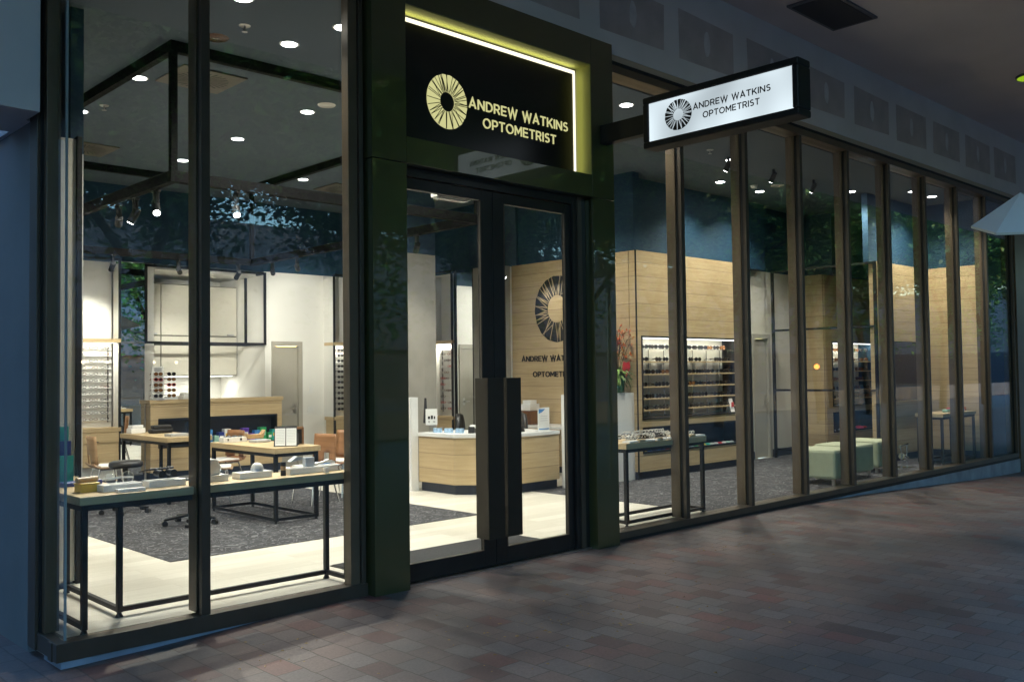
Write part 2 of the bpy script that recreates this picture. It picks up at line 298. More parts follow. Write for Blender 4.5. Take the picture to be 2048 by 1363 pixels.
# ------------------------------------------------------------------ ground, street
def gz(x,y):
    def s(t): t=max(0,min(1,t)); return t*t*(3-2*t)
    z=-.135+.06*s((x-1.9)/2.2)-.26*s((x-9.5)/10)
    return z-.012*max(0,-y)*.6
def pavers():
    m=bpy.data.materials.new('brick_pavers'); m.use_nodes=True; n=m.node_tree; b=n.nodes['Principled BSDF']
    tc=n.nodes.new('ShaderNodeTexCoord'); mp=n.nodes.new('ShaderNodeMapping'); n.links.new(tc.outputs['Object'],mp.inputs[0])
    mp.inputs['Rotation'].default_value=(0,0,R(90))
    nz=n.nodes.new('ShaderNodeTexNoise'); nz.inputs['Scale'].default_value=7; n.links.new(tc.outputs['Object'],nz.inputs['Vector'])
    va=n.nodes.new('ShaderNodeVectorMath'); va.operation='MULTIPLY_ADD'; n.links.new(nz.outputs[1],va.inputs[0]); va.inputs[1].default_value=(.022,.022,0); n.links.new(mp.outputs[0],va.inputs[2])
    def brick(c1,c2,mo,ms=.0055):
        t=n.nodes.new('ShaderNodeTexBrick'); n.links.new(va.outputs[0],t.inputs['Vector']); t.offset=.5
        t.inputs['Color1'].default_value=c1; t.inputs['Color2'].default_value=c2; t.inputs['Mortar'].default_value=mo
        t.inputs['Scale'].default_value=1; t.inputs['Mortar Size'].default_value=ms; t.inputs['Mortar Smooth'].default_value=.25; t.inputs['Brick Width'].default_value=.25; t.inputs['Row Height'].default_value=.185
        return t
    t=brick((0,0,0,1),(1,1,1,1),(.5,.5,.5,1))
    cr=n.nodes.new('ShaderNodeValToRGB'); cr.color_ramp.interpolation='LINEAR'
    e=cr.color_ramp.elements; e[0].position=0; e[0].color=(.085,.058,.06,1); e[1].position=1; e[1].color=(.165,.138,.138,1)
    for p,c in((.1,(.165,.075,.072,1)),(.2,(.13,.092,.092,1)),(.5,(.155,.108,.102,1)),(.66,(.115,.1,.108,1)),(.84,(.15,.118,.116,1))):
        x=e.new(p); x.color=c
    n.links.new(t.outputs['Color'],cr.inputs[0])
    big=n.nodes.new('ShaderNodeTexNoise'); big.inputs['Scale'].default_value=.9; big.inputs['Detail'].default_value=4; n.links.new(tc.outputs['Object'],big.inputs['Vector'])
    br=n.nodes.new('ShaderNodeValToRGB'); br.color_ramp.elements[0].position=.36; br.color_ramp.elements[1].position=.62; br.color_ramp.elements[0].color=(.58,.68,.72,1); br.color_ramp.elements[1].color=(1.1,1.05,1.0,1)
    n.links.new(big.outputs[0],br.inputs[0])
    mx=n.nodes.new('ShaderNodeMix'); mx.data_type='RGBA'; mx.blend_type='MULTIPLY'; mx.inputs[0].default_value=.8; n.links.new(cr.outputs[0],mx.inputs[6]); n.links.new(br.outputs[0],mx.inputs[7])
    sp=n.nodes.new('ShaderNodeTexNoise'); sp.inputs['Scale'].default_value=70; sp.inputs['Detail'].default_value=4; n.links.new(tc.outputs['Object'],sp.inputs['Vector'])
    sr=n.nodes.new('ShaderNodeValToRGB'); sr.color_ramp.elements[0].position=.3; sr.color_ramp.elements[1].position=.75; sr.color_ramp.elements[0].color=(.8,.8,.8,1); sr.color_ramp.elements[1].color=(1.2,1.2,1.2,1)
    n.links.new(sp.outputs[0],sr.inputs[0])
    mx2=n.nodes.new('ShaderNodeMix'); mx2.data_type='RGBA'; mx2.blend_type='MULTIPLY'; mx2.inputs[0].default_value=1; n.links.new(mx.outputs[2],mx2.inputs[6]); n.links.new(sr.outputs[0],mx2.inputs[7])
    mm=n.nodes.new('ShaderNodeMix'); mm.data_type='RGBA'; 
    mort=math_node(n,'MULTIPLY',t.outputs['Fac'],.75)
    n.links.new(mort,mm.inputs[0]); n.links.new(mx2.outputs[2],mm.inputs[6]); mm.inputs[7].default_value=(.05,.043,.04,1)
    n.links.new(mm.outputs[2],b.inputs['Base Color']); 
    rr=math_node(n,'MULTIPLY_ADD',big.outputs[0],.4,.33); n.links.new(rr,b.inputs['Roughness'])
    h=math_node(n,'MULTIPLY_ADD',t.outputs['Fac'],-1,1); h=math_node(n,'MULTIPLY_ADD',sp.outputs[0],.18,h); h=math_node(n,'MULTIPLY_ADD',t.outputs['Color'],.35,h)
    bp=n.nodes.new('ShaderNodeBump'); bp.inputs['Strength'].default_value=.55; bp.inputs['Distance'].default_value=.006; n.links.new(h,bp.inputs['Height']); n.links.new(bp.outputs[0],b.inputs['Normal'])
    return m
def sheet(x0,x1,y0,y1,nx,ny,f):
    mb=MB(); vs=[(x0+(x1-x0)*i/nx,y0+(y1-y0)*j/ny,f(x0+(x1-x0)*i/nx,y0+(y1-y0)*j/ny)) for j in range(ny+1) for i in range(nx+1)]
    mb.add(vs,[(j*(nx+1)+i,j*(nx+1)+i+1,(j+1)*(nx+1)+i+1,(j+1)*(nx+1)+i) for j in range(ny) for i in range(nx)],0,True); return mb
struct('ground',sheet(-300,400,-400,300,4,4,lambda x,y:-1.0),'asphalt')
struct('pavement',sheet(-25,70,-11,6,190,34,gz),pavers())
struct('road',sheet(-100,160,-22,-11.0,4,2,lambda x,y:-.62),'asphalt')
struct('kerb',B(-25,70,-11.2,-11,-1,-.45),'concrete')
struct('far_pavement',B(-100,160,-40,-22,-1,-.5),'concrete')
# fallen leaves and grit: one scattered litter sheet
mb=MB(); rnd=random.Random(5)
for cx,cy,sx,sy,k in ((4.6,-1.4,1.3,.5,90),(7.8,-.9,2.0,.45,90),(11,-.5,2.5,.3,90),(14,-.8,2.5,.5,60),(5,-2.3,2.2,1,60),(3,-.6,.6,.4,26)):
    for i in range(k):
        x=rnd.gauss(cx,sx*.5);y=min(-.02,rnd.gauss(cy,sy*.5)); s=rnd.uniform(.006,.018); a=rnd.uniform(0,PI); z=gz(x,y)+.005
        ca,sa=math.cos(a)*s,math.sin(a)*s
        mb.add([(x-ca,y-sa,z),(x+sa*.5,y-ca*.5,z+.002+s*.3*rnd.random()),(x+ca,y+sa,z),(x-sa*.5,y+ca*.5,z+.001)],[(0,1,2,3)])
lt=mb.build('leaf_litter',mat('dry_litter',(.30,.20,.09),.8,noise=.4,nscale=30)); lt['kind']='stuff'; lt['label']='dry yellowish seeds and leaf bits scattered over the pavers'; lt['category']='leaf litter'
# ------------------------------------------------------------------ shop shell
CZ=4.58
def planks():
    m=bpy.data.materials.new('pale_floor_planks'); m.use_nodes=True; n=m.node_tree; b=n.nodes['Principled BSDF']
    tc=n.nodes.new('ShaderNodeTexCoord'); t=n.nodes.new('ShaderNodeTexBrick'); n.links.new(tc.outputs['Object'],t.inputs['Vector'])
    t.offset=.37; t.inputs['Color1'].default_value=(.60,.57,.50,1); t.inputs['Color2'].default_value=(.74,.71,.64,1); t.inputs['Mortar'].default_value=(.42,.39,.33,1)
    t.inputs['Scale'].default_value=1; t.inputs['Mortar Size'].default_value=.0015; t.inputs['Brick Width'].default_value=1.2; t.inputs['Row Height'].default_value=.18
    mp=n.nodes.new('ShaderNodeMapping'); n.links.new(tc.outputs['Object'],mp.inputs[0]); mp.inputs['Scale'].default_value=(1.5,26,1)
    nz=n.nodes.new('ShaderNodeTexNoise'); nz.inputs['Scale'].default_value=1.3; nz.inputs['Detail'].default_value=6; n.links.new(mp.outputs[0],nz.inputs['Vector'])
    r=n.nodes.new('ShaderNodeValToRGB'); r.color_ramp.elements[0].color=(.8,.79,.76,1); r.color_ramp.elements[1].color=(1.08,1.08,1.08,1); n.links.new(nz.outputs[0],r.inputs[0])
    mx=n.nodes.new('ShaderNodeMix'); mx.data_type='RGBA'; mx.blend_type='MULTIPLY'; mx.inputs[0].default_value=1; n.links.new(t.outputs[0],mx.inputs[6]); n.links.new(r.outputs[0],mx.inputs[7])
    n.links.new(mx.outputs[2],b.inputs['Base Color']); b.inputs['Roughness'].default_value=.35
    return m
def carpetmat():
    m=bpy.data.materials.new('squiggle_carpet'); m.use_nodes=True; n=m.node_tree; b=n.nodes['Principled BSDF']
    tc=n.nodes.new('ShaderNodeTexCoord')
    nz=n.nodes.new('ShaderNodeTexNoise'); nz.inputs['Scale'].default_value=4.6; nz.inputs['Detail'].default_value=1.0; nz.inputs['Distortion'].default_value=2.2; n.links.new(tc.outputs['Object'],nz.inputs['Vector'])
    d=math_node(n,'MULTIPLY',nz.outputs[0],5); fr=math_node(n,'FRACT',d); d=math_node(n,'SUBTRACT',fr,.5); d=math_node(n,'ABSOLUTE',d)
    nz2=n.nodes.new('ShaderNodeTexNoise'); nz2.inputs['Scale'].default_value=6; n.links.new(tc.outputs['Object'],nz2.inputs['Vector'])
    w=math_node(n,'MULTIPLY_ADD',nz2.outputs[0],.42,-.10)
    l=math_node(n,'LESS_THAN',d,w)
    f=n.nodes.new('ShaderNodeTexNoise'); f.inputs['Scale'].default_value=140; n.links.new(tc.outputs['Object'],f.inputs['Vector'])
    fl=math_node(n,'MULTIPLY_ADD',f.outputs[0],.8,.6)
    mx=n.nodes.new('ShaderNodeMix'); mx.data_type='RGBA'; n.links.new(l,mx.inputs[0]); mx.inputs[6].default_value=(.026,.026,.031,1); mx.inputs[7].default_value=(.15,.15,.158,1)
    m2=n.nodes.new('ShaderNodeMix'); m2.data_type='RGBA'; m2.blend_type='MULTIPLY'; m2.inputs[0].default_value=1; n.links.new(mx.outputs[2],m2.inputs[6]); n.links.new(fl,m2.inputs[7])
    n.links.new(m2.outputs[2],b.inputs['Base Color']); b.inputs['Roughness'].default_value=.95
    bp=n.nodes.new('ShaderNodeBump'); bp.inputs['Strength'].default_value=.4; bp.inputs['Distance'].default_value=.005; n.links.new(f.outputs[0],bp.inputs['Height']); n.links.new(bp.outputs[0],b.inputs['Normal'])
    return m
CM=carpetmat()
struct('shop_floor',B(1.98,19.0,.16,10.8,-.2,0),planks())
struct('carpet_desks',B(3.5,7.11,2.09,8.4,.0005,.006),CM)
struct('carpet_lounge',B(8.97,18.8,.32,3.2,.0005,.006),CM)
mb=B(4.36,6.45,.30,.92,.0005,.006)
for i in range(26): mb.box(4.38,6.43,.31+i*.0235,.322+i*.0235,.006,.012,1)
tag(mb.build('door_mat',['gasket',mat('mat_rib',(.07,.07,.075),.7)]),'dark ribbed entrance mat just inside the double doors','door mat')
struct('shop_ceiling',B(1.9,19.0,.3,10.8,CZ,CZ+.15),'ceil')
struct('wall_back_upper',B(2.7,9.9,8.66,8.9,3.4,CZ),'blue')
struct('wall_back_white',MB().box(8.07,8.20,8.66,8.8,0,3.4).box(8.78,9.9,8.66,8.8,0,3.4).box(8.20,8.78,8.66,8.8,2.18,3.4).box(2.7,4.7,8.66,8.8,0,3.4).box(5.97,6.15,8.7,8.8,0,3.4),'white')
struct('wall_left',B(2.60,2.7,1.9,8.66,0,3.4),'white'); struct('wall_left_upper',B(2.60,2.7,1.9,8.66,3.4,CZ),'blue')
# panelled partition end near the glass corner
t=thing('partition_panel','beige tall partition end with a black edge strip behind the left glass corner','partition',(0,0,0))
B(2.50,2.625,1.85,1.9,.02,3.5).build('panel',"cream",t); B(2.626,2.665,1.82,1.9,.0,3.52).build('edge_post','black',t,bevel=.002)
# ---- kitchen recess behind the counter
struct('kitchen_recess',MB().box(5.9,5.97,8.9,10.3,0,3.4).box(8.07,8.13,8.8,10.3,0,3.4).box(5.9,8.13,10.3,10.4,0,3.4).box(5.97,8.07,8.9,10.3,3.34,3.4),'white')
t=thing('wall_cabinets','cream handle-pull wall cabinets at the back of the kitchen recess','cabinet',(0,0,0))
B(5.98,8.06,9.66,10.3,1.62,3.2).build('carcass','line',t)
for i,(a,b_) in enumerate(((5.99,6.655),(6.675,7.355),(7.375,8.05))):
    d=B(a,b_,9.635,9.66,2.32,3.18).build('door','cream',t,bevel=.002); d2=B(a,b_,9.635,9.66,1.63,2.298).build('door','cream',t,bevel=.002)
    MB().box(b_-.18,b_-.06,9.615,9.634,2.325,2.35).build('handle','greyp',d)
ld=B(6.3,8.0,9.7,9.72,1.60,1.618).build('led_strip','ledw',t)
light('recess_strip_light','AREA',(7.1,9.9,1.59),.8,sx=1.7,sy=.05,target=(7.1,9.9,0))
t=thing('kitchen_bench','cream back bench under the kitchen wall cabinets','bench',(0,0,0))
B(5.98,8.06,9.6,10.3,0,.95).build('cupboard','cream',t); B(5.98,8.06,9.58,10.3,.951,.99).build('benchtop','whitegl',t)
t=thing('printer','grey and white desktop printer on the kitchen bench','printer',(6.95,9.85,.99))
B(-.2,.2,-.18,.18,0,.2).build('body','greyp',t,bevel=.02); B(-.18,.18,-.1,.16,.2,.3).build('lid','whitegl',t,bevel=.02); B(-.15,.15,-.25,-.18,.05,.07).build('paper_tray','paper',t)
# open black frame box in the opening
def bars(mb,pts,r=.018):
    for a,b_ in pts:
        lo=[min(p,q)-r for p,q in zip(a,b_)]; hi=[max(p,q)+r for p,q in zip(a,b_)]
        mb.box(lo[0],hi[0],lo[1],hi[1],lo[2],hi[2])
    return mb
t=thing('recess_frame','black steel box frame hanging in the kitchen opening above the oak counter','frame')
X0,X1,Y0,Y1,Z0,Z1=5.99,8.05,8.62,9.3,2.15,3.36
bars(MB(),[((X0,Y0,Z1),(X1,Y0,Z1)),((X1,Y0,Z1),(X1,Y1,Z1)),((X0,Y1,Z1),(X1,Y1,Z1)),((X0,Y0,Z1),(X0,Y1,Z1))]).build('top_rails','black',t)
bars(MB(),[((X0,Y0,Z0),(X1,Y0,Z0)),((X1,Y0,Z0),(X1,Y1,Z0)),((X0,Y1,Z0),(X1,Y1,Z0)),((X0,Y0,Z0),(X0,Y1,Z0))]).build('bottom_rails','black',t)
for p in((X0,Y0),(X1,Y0),(X1,Y1),(X0,Y1)): bars(MB(),[((p[0],p[1],Z0+.02),(p[0],p[1],Z1-.02))]).build('post','black',t)
# white door in the back wall, grey door in the far wall
def idoor(x0,x1,y,h,label):
    t=thing('interior_door',label,'door',(0,0,0))
    MB().box(x0-.03,x0+.05,y-.03,y+.06,0,h).box(x1-.05,x1+.03,y-.03,y+.06,0,h).box(x0-.03,x1+.03,y-.03,y+.06,h,h+.08).build('door_frame','creamdark',t,bevel=.003)
    d=B(x0+.052,x1-.052,y+.02,y+.05,.01,h-.005).build('door_panel','creamdark',t)
    MB().cyl((x1-.11,y+.02,1.03),(x1-.11,y-.04,1.03),.012).cyl((x1-.11,y-.04,1.03),(x1-.22,y-.04,1.03),.01).box(x1-.14,x1-.08,y+.012,y+.02,.96,1.1).build('handle','steel',d)
idoor(8.22,8.76,8.66,2.12,'tall grey-beige closed door in the white back wall behind the desks')
idoor(14.80,15.32,3.26,2.17,'grey closed door in the far pale wall right of the sunglasses niche')
tag(MB().box(8.93,9.0,8.648,8.66,1.28,1.42).box(8.945,8.985,8.642,8.648,1.33,1.37).build('light_switch','whitegl'),'small white wall switch plate beside the back door','switch')
tag(MB().box(8.9,9.02,8.648,8.66,.95,1.06).box(8.92,8.95,8.642,8.648,.98,1.03).box(8.97,9.0,8.642,8.648,.98,1.03).build('power_outlet','whitegl'),'small white double outlet plate below the wall switch','power outlet')
# mirror
t=thing('wall_mirror','tall mirror panel between the lit rack and the oak counter reflecting the street','mirror')
B(5.52,5.96,8.60,8.62,.1,2.13).build('lower_pane','mirror',t); B(5.52,5.96,8.60,8.62,2.15,3.38).build('upper_pane','mirror',t); B(5.52,5.96,8.597,8.66,2.131,2.149).build('joint_strip','steel',t)
B(5.52,5.96,8.622,8.66,.1,2.13).build('backing','navy',t); B(5.52,5.96,8.61,8.66,0,.098).build('kickboard','navy',t)
struct('wall_behind_mirror',B(5.50,5.97,8.66,8.8,0,3.4),'white')
# ------------------------------------------------------------------ eyeglasses
def glasses_mesh(kind):
    fm={'opt_black':'fblack','opt_brown':'fbrown','opt_red':'fred','opt_clear':'fclear','sun_dark':'fblack','sun_brown':'fbrown','sun_red':'fred'}[kind]
    sun=kind.startswith('sun'); lm='dark' if kind in('sun_dark','sun_red') else ('brownlens' if sun else 'lensc')
    mb=MB(); r=.0055 if sun else .0042
    for sx in(-1,1):
        pts=[]
        for i in range(12):
            a=2*PI*i/12; pts.append((sx*.034+math.cos(a)*.027,-abs(math.cos(a))*0,.022+math.sin(a)*(.022 if sun else .018)))
        for a,b_ in zip(pts,pts[1:]+pts[:1]): mb.cyl(a,b_,r,n=4,caps=False)
        mb.add([(p[0],p[1]+.001,p[2]) for p in pts],[tuple(range(12))],1)
        mb.tube([(sx*.061,0,.03),(sx*.068,.012,.031),(sx*.068,.10,.028),(sx*.066,.135,.012)],r*.8,n=4)
    mb.tube([(-.008,0,.026),(0,-.002,.03),(.008,0,.026)],r,n=4)
    o=mb.build('glasses_'+kind,[fm,lm]); me=o.data; bpy.data.objects.remove(o); return me
GM={k:glasses_mesh(k) for k in('opt_black','opt_brown','opt_red','opt_clear','sun_dark','sun_brown','sun_red')}
GN={'opt_black':'thin black','opt_brown':'thin brown','opt_red':'thin red','opt_clear':'pale clear','sun_dark':'dark-lensed black','sun_brown':'brown-lensed tortoiseshell','sun_red':'red-framed dark'}
rg=random.Random(11)
def glasses(kind,loc,rz,label,group,tilt=0,s=1):
    o=bpy.data.objects.new('eyeglasses' if kind.startswith('opt') else 'sunglasses',GM[kind]); COL.objects.link(o)
    o.location=loc; o.rotation_euler=(tilt,0,rz); o.scale=(s,s,s)
    return tag(o,label,'glasses',group)
# ------------------------------------------------------------------ lit spectacle racks
def rack(label,where,w,rows,perrow,loc,rz,kinds,side=True,z0=.96,z1=2.03,drawers=True,depth=.34):
    """cabinet facing local -Y, front at y=0, x from 0 to w"""
    t=thing('spectacle_rack',label,'display rack',loc,rz)
    d=depth
    B(0,w,d-.02,d,.28,3.38).build('back_panel','white',t)
    for x in((0,.02),(w-.02,w)):
        B(x[0],x[1],.03,d-.021,.86,2.13).build('side_panel','white',t); 
        B(x[0],x[1],.03,d-.021,2.19,3.34).build('side_panel','white',t)
    for x in(0,w-.03): B(x,x+.03,0,.03,.28,3.38).build('front_post','black',t)
    B(.0,w,.0,.03,3.381,3.41).build('top_rail','black',t)
    hb=B(.0,w,-.004,d-.021,2.131,2.189).build('header_shelf','oak',t,bevel=.002)
    B(.04,w-.04,.06,.10,2.122,2.13).build('led_strip','ledw',hb)
    if drawers:
        dr=B(.031,w-.031,.006,d-.021,.28,.80).build('drawer_unit','oak',t,bevel=.002)
        B(.0,w,-.01,d-.021,.801,.86).build('counter_top','oakx',t,bevel=.002)
        for z in(.46,.68):
            f=B(.035,w-.035,-.012,.005,z-.17 if z<.5 else z-.035,z+.035 if z<.5 else z+.11).build('drawer_front','oak',t,bevel=.002)
            MB().tube([(w/2-.05,-.012,z-.02),(w/2-.045,-.04,z-.02),(w/2+.045,-.04,z-.02),(w/2+.05,-.012,z-.02)],.006).build('handle','chrome',f)
    B(.02,w-.02,.1,d-.025,.0,.279).build('plinth','white',t)
    B(.0,w,.085,.099,.0,.07).build('kickboard','navy',t)
    rods=MB()
    for i in range(rows):
        z=z0+(z1-z0)*i/(rows-1); rods.box(.031,w-.031,d-.06,d-.05,z,z+.006); rods.box(.031,w-.031,d-.05,d-.021,z-.004,z-.001)
    rods.build('rods','whitegl',t)
    for x in (w*.1,w*.9): B(x-.006,x+.006,d-.035,d-.022,z0-.03,z1+.03).build('upright','black' if drawers else 'steel',t)
    ca,sa=math.cos(rz),math.sin(rz)
    for i in range(rows):
        z=z0+(z1-z0)*i/(rows-1)
        for k in range(perrow):
            x=.06+(w-.12)*(k+.5)/perrow; y=d-.075
            kd=rg.choice(kinds)
            glasses(kd,(loc[0]+x*ca-y*sa,loc[1]+x*sa+y*ca,z+.004),rz,'%s glasses, %s row up, %s'%(GN[kd],ordn(i),where),'glasses on the '+where)
    L=light('rack_light','AREA',(w/2,.12,2.118),.4,parent=t,sx=w-.08,sy=.04,target=None); L.rotation_euler=(R(12),0,0)
    return t
rack('lit display rack of fine spectacles above oak drawers by the left partition','left lit rack',.78,12,4,(4.74,8.40,0),0,['opt_black','opt_black','opt_brown','opt_brown'])
rack('lit display rack of dark sunglasses in a black frame right of the back door','black-framed rack by the back door',.62,12,3,(9.24,8.32,0),0,['sun_dark','sun_dark','sun_brown','sun_dark'])
rack('narrow lit rack of colourful frames on the side wall behind reception','rack behind reception',.52,11,4,(10.56,7.15,0),-PI/2,['opt_clear','opt_brown','opt_red','opt_black','opt_clear'],depth=.2)
# wall X~10.6: mirror and render pier between rack and logo wall
struct('wall_reception_side',MB().box(10.87,11.0,5.5,8.66,0,3.4),'white')
t=thing('side_mirror','narrow black-edged mirror beside the reception rack','mirror'); B(10.62,10.64,6.14,6.58,.05,3.36).build('pane','mirror',t); MB().box(10.60,10.65,6.585,6.615,0,3.4).box(10.60,10.65,6.11,6.135,0,3.4).build('frame','black',t); B(10.641,10.86,6.14,6.58,.05,3.36).build('backing','white',t)
struct('pier_grey',B(10.6,10.87,5.47,6.105,0,3.4),'grey')
struct('upper_wall_reception',MB().box(10.9,11.05,2.84,8.66,3.4,CZ),'blue'); struct('column_reception',B(10.85,11.3,5.3,6.1,3.4,CZ),'bluel')
struct('wall_back_right',B(9.9,10.9,8.5,8.66,0,CZ),'white')
# grey rendered column left of the door view
struct('column_render',B(8.0,8.99,5.15,5.95,0,3.4),'grey'); struct('column_render_top',B(8.0,8.99,5.15,5.95,3.4,CZ),'bluel')
# ------------------------------------------------------------------ oak feature block with logo and sunglasses niche
t=thing('logo_wall','oak plank feature wall with the round black emblem and lettering','feature wall')
B(10.9,11.05,2.95,5.46,0.1,3.4).build('plank_panel','oakwall',t)
B(10.93,11.05,2.9,5.46,0,.099).build('kickboard','navy',t)
ring_logo(t,(10.898,4.42,2.62),.49,.53,'x','gasket','oak',.006,4,.42,.75)
text('lettering','ANDREW WATKINS','gasket',.088,1.28,(10.898,5.235,1.785),(R(90),0,R(-90)),t,.01,.085)
text('lettering','OPTOMETRIST','gasket',.088,.95,(10.898,4.975,1.53),(R(90),0,R(-90)),t,.01,.085)
def niche_wall(nm,label,x0,x1,y,n0,n1,bays,shelves,per,kinds,where,low_items,depth=.32,frame_z=(.88,2.13),low_z=(.38,.77)):
    t=thing(nm,label,'display wall'); za,zb=frame_z; la,lb=low_z
    pn=MB()
    pn.box(x0,n0,y,y+.14,.12,3.4).box(n1,x1,y,y+.14,.12,3.4).box(n0,n1,y,y+.14,zb,3.4).box(n0,n1,y,y+.14,lb,za).box(n0,n1,y,y+.14,.12,la)
    pn.build('plank_panels','oakwall',t)
    B(x0,x1,y+.03,y+.14,0,.119).build('kickboard','navy',t)
    fr=MB()
    for (a,b_) in((za,zb),(la,lb)):
        fr.box(n0,n0+.025,y-.012,y+depth,a,b_).box(n1-.025,n1,y-.012,y+depth,a,b_).box(n0+.025,n1-.025,y-.012,y+depth,b_-.025,b_).box(n0+.025,n1-.025,y-.012,y+depth,a,a+.025)
    fr.build('niche_frame','black',t)
    B(n0,n1,y+depth+.001,y+depth+.03,za,zb).build('niche_back','cream',t)
    B(n0,n1,y+depth+.001,y+depth+.03,la,lb).build('lower_niche_back','navy',t)
    B(n0+.04,n1-.04,y+.0,y+.03,zb-.045,zb-.027).build('led_strip','ledw',t)
    light('niche_light','AREA',((n0+n1)/2,y+.03,zb-.05),1.0*(n1-n0)/2.6,target=((n0+n1)/2,y+depth,1.2),sx=n1-n0-.1,sy=.03)
    zz=[1.95,1.76,1.57,1.38,1.2,1.03][:shelves]
    nb=max(3,int((n1-n0)/.33))
    rods=MB()
    for k in range(nb):
        x=n0+.15+(n1-n0-.3)*k/(nb-1); rods.cyl((x,y+depth-.03,za+.03),(x,y+depth-.03,1.93),.008,n=6)
    rods.build('rods','chrome',t)
    for i,z in enumerate(zz):
        s=B(n0+.03,n1-.03,y+.06,y+depth-.05,z-.028,z-.008).build('shelf','oakx' if i else 'clear',t)
        for k in range(per):
            x=n0+.1+(n1-n0-.2)*(k+.5)/per+rg.uniform(-.02,.02)
            if rg.random()<.1: continue
            kd=rg.choice(kinds)
            glasses(kd,(x,y+.1,z-.006),rg.uniform(-.25,.25),'%s sunglasses, %s shelf down, %s'%(GN[kd],ordn(i),where),'sunglasses in the '+where,s=1.32)
    for k in range(nb+2):
        x=n0+.12+(n1-n0-.24)*k/(nb+1); light('shelf_spot','SPOT',(x,y+depth-.06,1.92),.17,size=.01,target=(x,y+depth-.01,1.4),angle=60)
    return t
niche_wall('oak_display_wall','long oak wall with the first lit sunglasses niche and a dark lower niche',10.9,13.65,2.8,10.99,13.62,0,6,14,['sun_dark','sun_dark','sun_dark','sun_dark','sun_dark','sun_brown','sun_dark','sun_dark','sun_dark'],'long lit niche','')
struct('corner_trim',B(10.885,10.9,2.795,2.815,0,3.4),'black')
struct('upper_wall_niche',B(10.95,15.0,3.1,3.22,3.4,CZ),'blue')
# far pale wall, jog, second niche
struct('wall_far',MB().box(13.65,14.79,3.27,3.4,.0,3.4).box(15.33,16.66,3.27,3.4,0,3.4).box(14.79,15.33,3.27,3.4,2.24,3.4).box(13.60,13.65,2.96,3.4,0,3.4),'cream')
struct('wall_niche_side',B(16.58,16.629,2.83,3.269,.12,3.4),'oakwall')
struct('skirting_far',MB().box(13.66,14.76,3.24,3.269,0,.14).box(15.36,16.62,3.24,3.269,0,.14),'navy')
struct('wall_far_upper',B(13.65,19,3.27,3.4,3.4,CZ),'blue')
niche_wall('oak_display_wall','farther oak wall with the smaller lit sunglasses niche behind the steel screen',16.63,18.8,2.82,16.88,18.72,0,6,8,['sun_dark','sun_dark','sun_brown'],'farther lit niche','')
struct('column_far_top',B(16.75,18.2,2.7,3.25,3.4,CZ),'bluel')
# low niche contents
def simple(nm,mb,m,label,cat,group=None,loc=None,rz=0,bevel=0): return tag(mb.build(nm,m,loc=loc,rz=rz,bevel=bevel),label,cat,group)
cols=['red','whitegl','mint','silver','cgreen','kraft','yellow','teal','fclear','silver']
for k in range(14):
    x=11.95+k*.115; c=cols[k%10]
    simple('glasses_case',MB().sphere((0,0,0),.045,12,0,.55,0),c,'small rounded %s glasses case, number %s in the row in the dark lower niche'%({'red':'red','whitegl':'white','mint':'mint','silver':'silver','cgreen':'green','kraft':'tan','yellow':'yellow','teal':'teal','fclear':'cream'}[c],ordn(k)),'glasses case','cases in the lower niche',loc=(x,2.87,.407))
for k,(c,n_) in enumerate((('yellow','yellow'),('cblue','blue'),('deepblue','dark blue'),('cblue','bright blue'),('purple','purple'),('red','red'))):
    simple('product_box',B(-.035,.035,-.03,.03,0,.10+.01*(k%3)),c,'%s carton standing at the left end of the dark lower niche'%n_,'box','cartons in the lower niche',loc=(11.12+k*.11,2.88,.406),bevel=.003)
tp=thing('price_stand','small white folded price card at the right end of the niche','card',(13.45,2.83,.91)); MB().quad((-.06,0,0),(.06,0,0),(.05,.05,.22),(-.05,.05,.22)).quad((-.06,.1,0),(.06,.1,0),(.05,.05,.22),(-.05,.05,.22)).build('card',"paper",tp); MB().box(-.03,.03,.0,.012,.08,.16).build('print','red',tp)
for k,(x,c,n_) in enumerate(((17.0,'whitegl','white'),(17.35,'silver','silver'),(17.6,'whitegl','second white'),(17.85,'deepblue','navy'),(18.1,'pink','pink'),(18.32,'red','red'))):
    simple('glasses_case',MB().sphere((0,0,0),.06 if c!='pink' else .09,12,0,.6,0),c,'%s rounded case in the lower niche of the farther oak wall'%n_,'glasses case','cases in the farther niche',loc=(x,2.9,.407))
# ---- TV wall, right end wall
t=thing('screen_wall','oak plank wall carrying the wall screen beyond the green ottomans','feature wall')
MB().box(15.26,17.3,1.15,1.29,.13,3.4).box(17.3,17.42,.22,1.29,.13,3.4).build('plank_panels','oakwall',t); MB().box(15.28,17.26,1.17,1.29,0,.129).box(17.32,17.42,.22,1.29,0,.129).build('kickboard','navy',t)
B(17.415,17.6,.22,1.29,3.4,CZ).build('top_panel','blue',t)
struct('wall_screen_upper',B(15.3,17.3,1.3,1.4,3.4,CZ),'blue')
t=thing('wall_screen','black flat screen hung on the oak wall beyond the ottomans','screen'); B(15.37,16.95,1.10,1.149,1.04,2.06).build('casing','blackp',t,bevel=.004); B(15.39,16.93,1.096,1.0995,1.06,2.04).build('glass','screen',t)
struct('column_blue_end',B(17.45,18.4,.24,.7,0,CZ),'bluel'); struct('wall_end',B(18.65,18.8,.2,3.3,0,CZ),'blue')
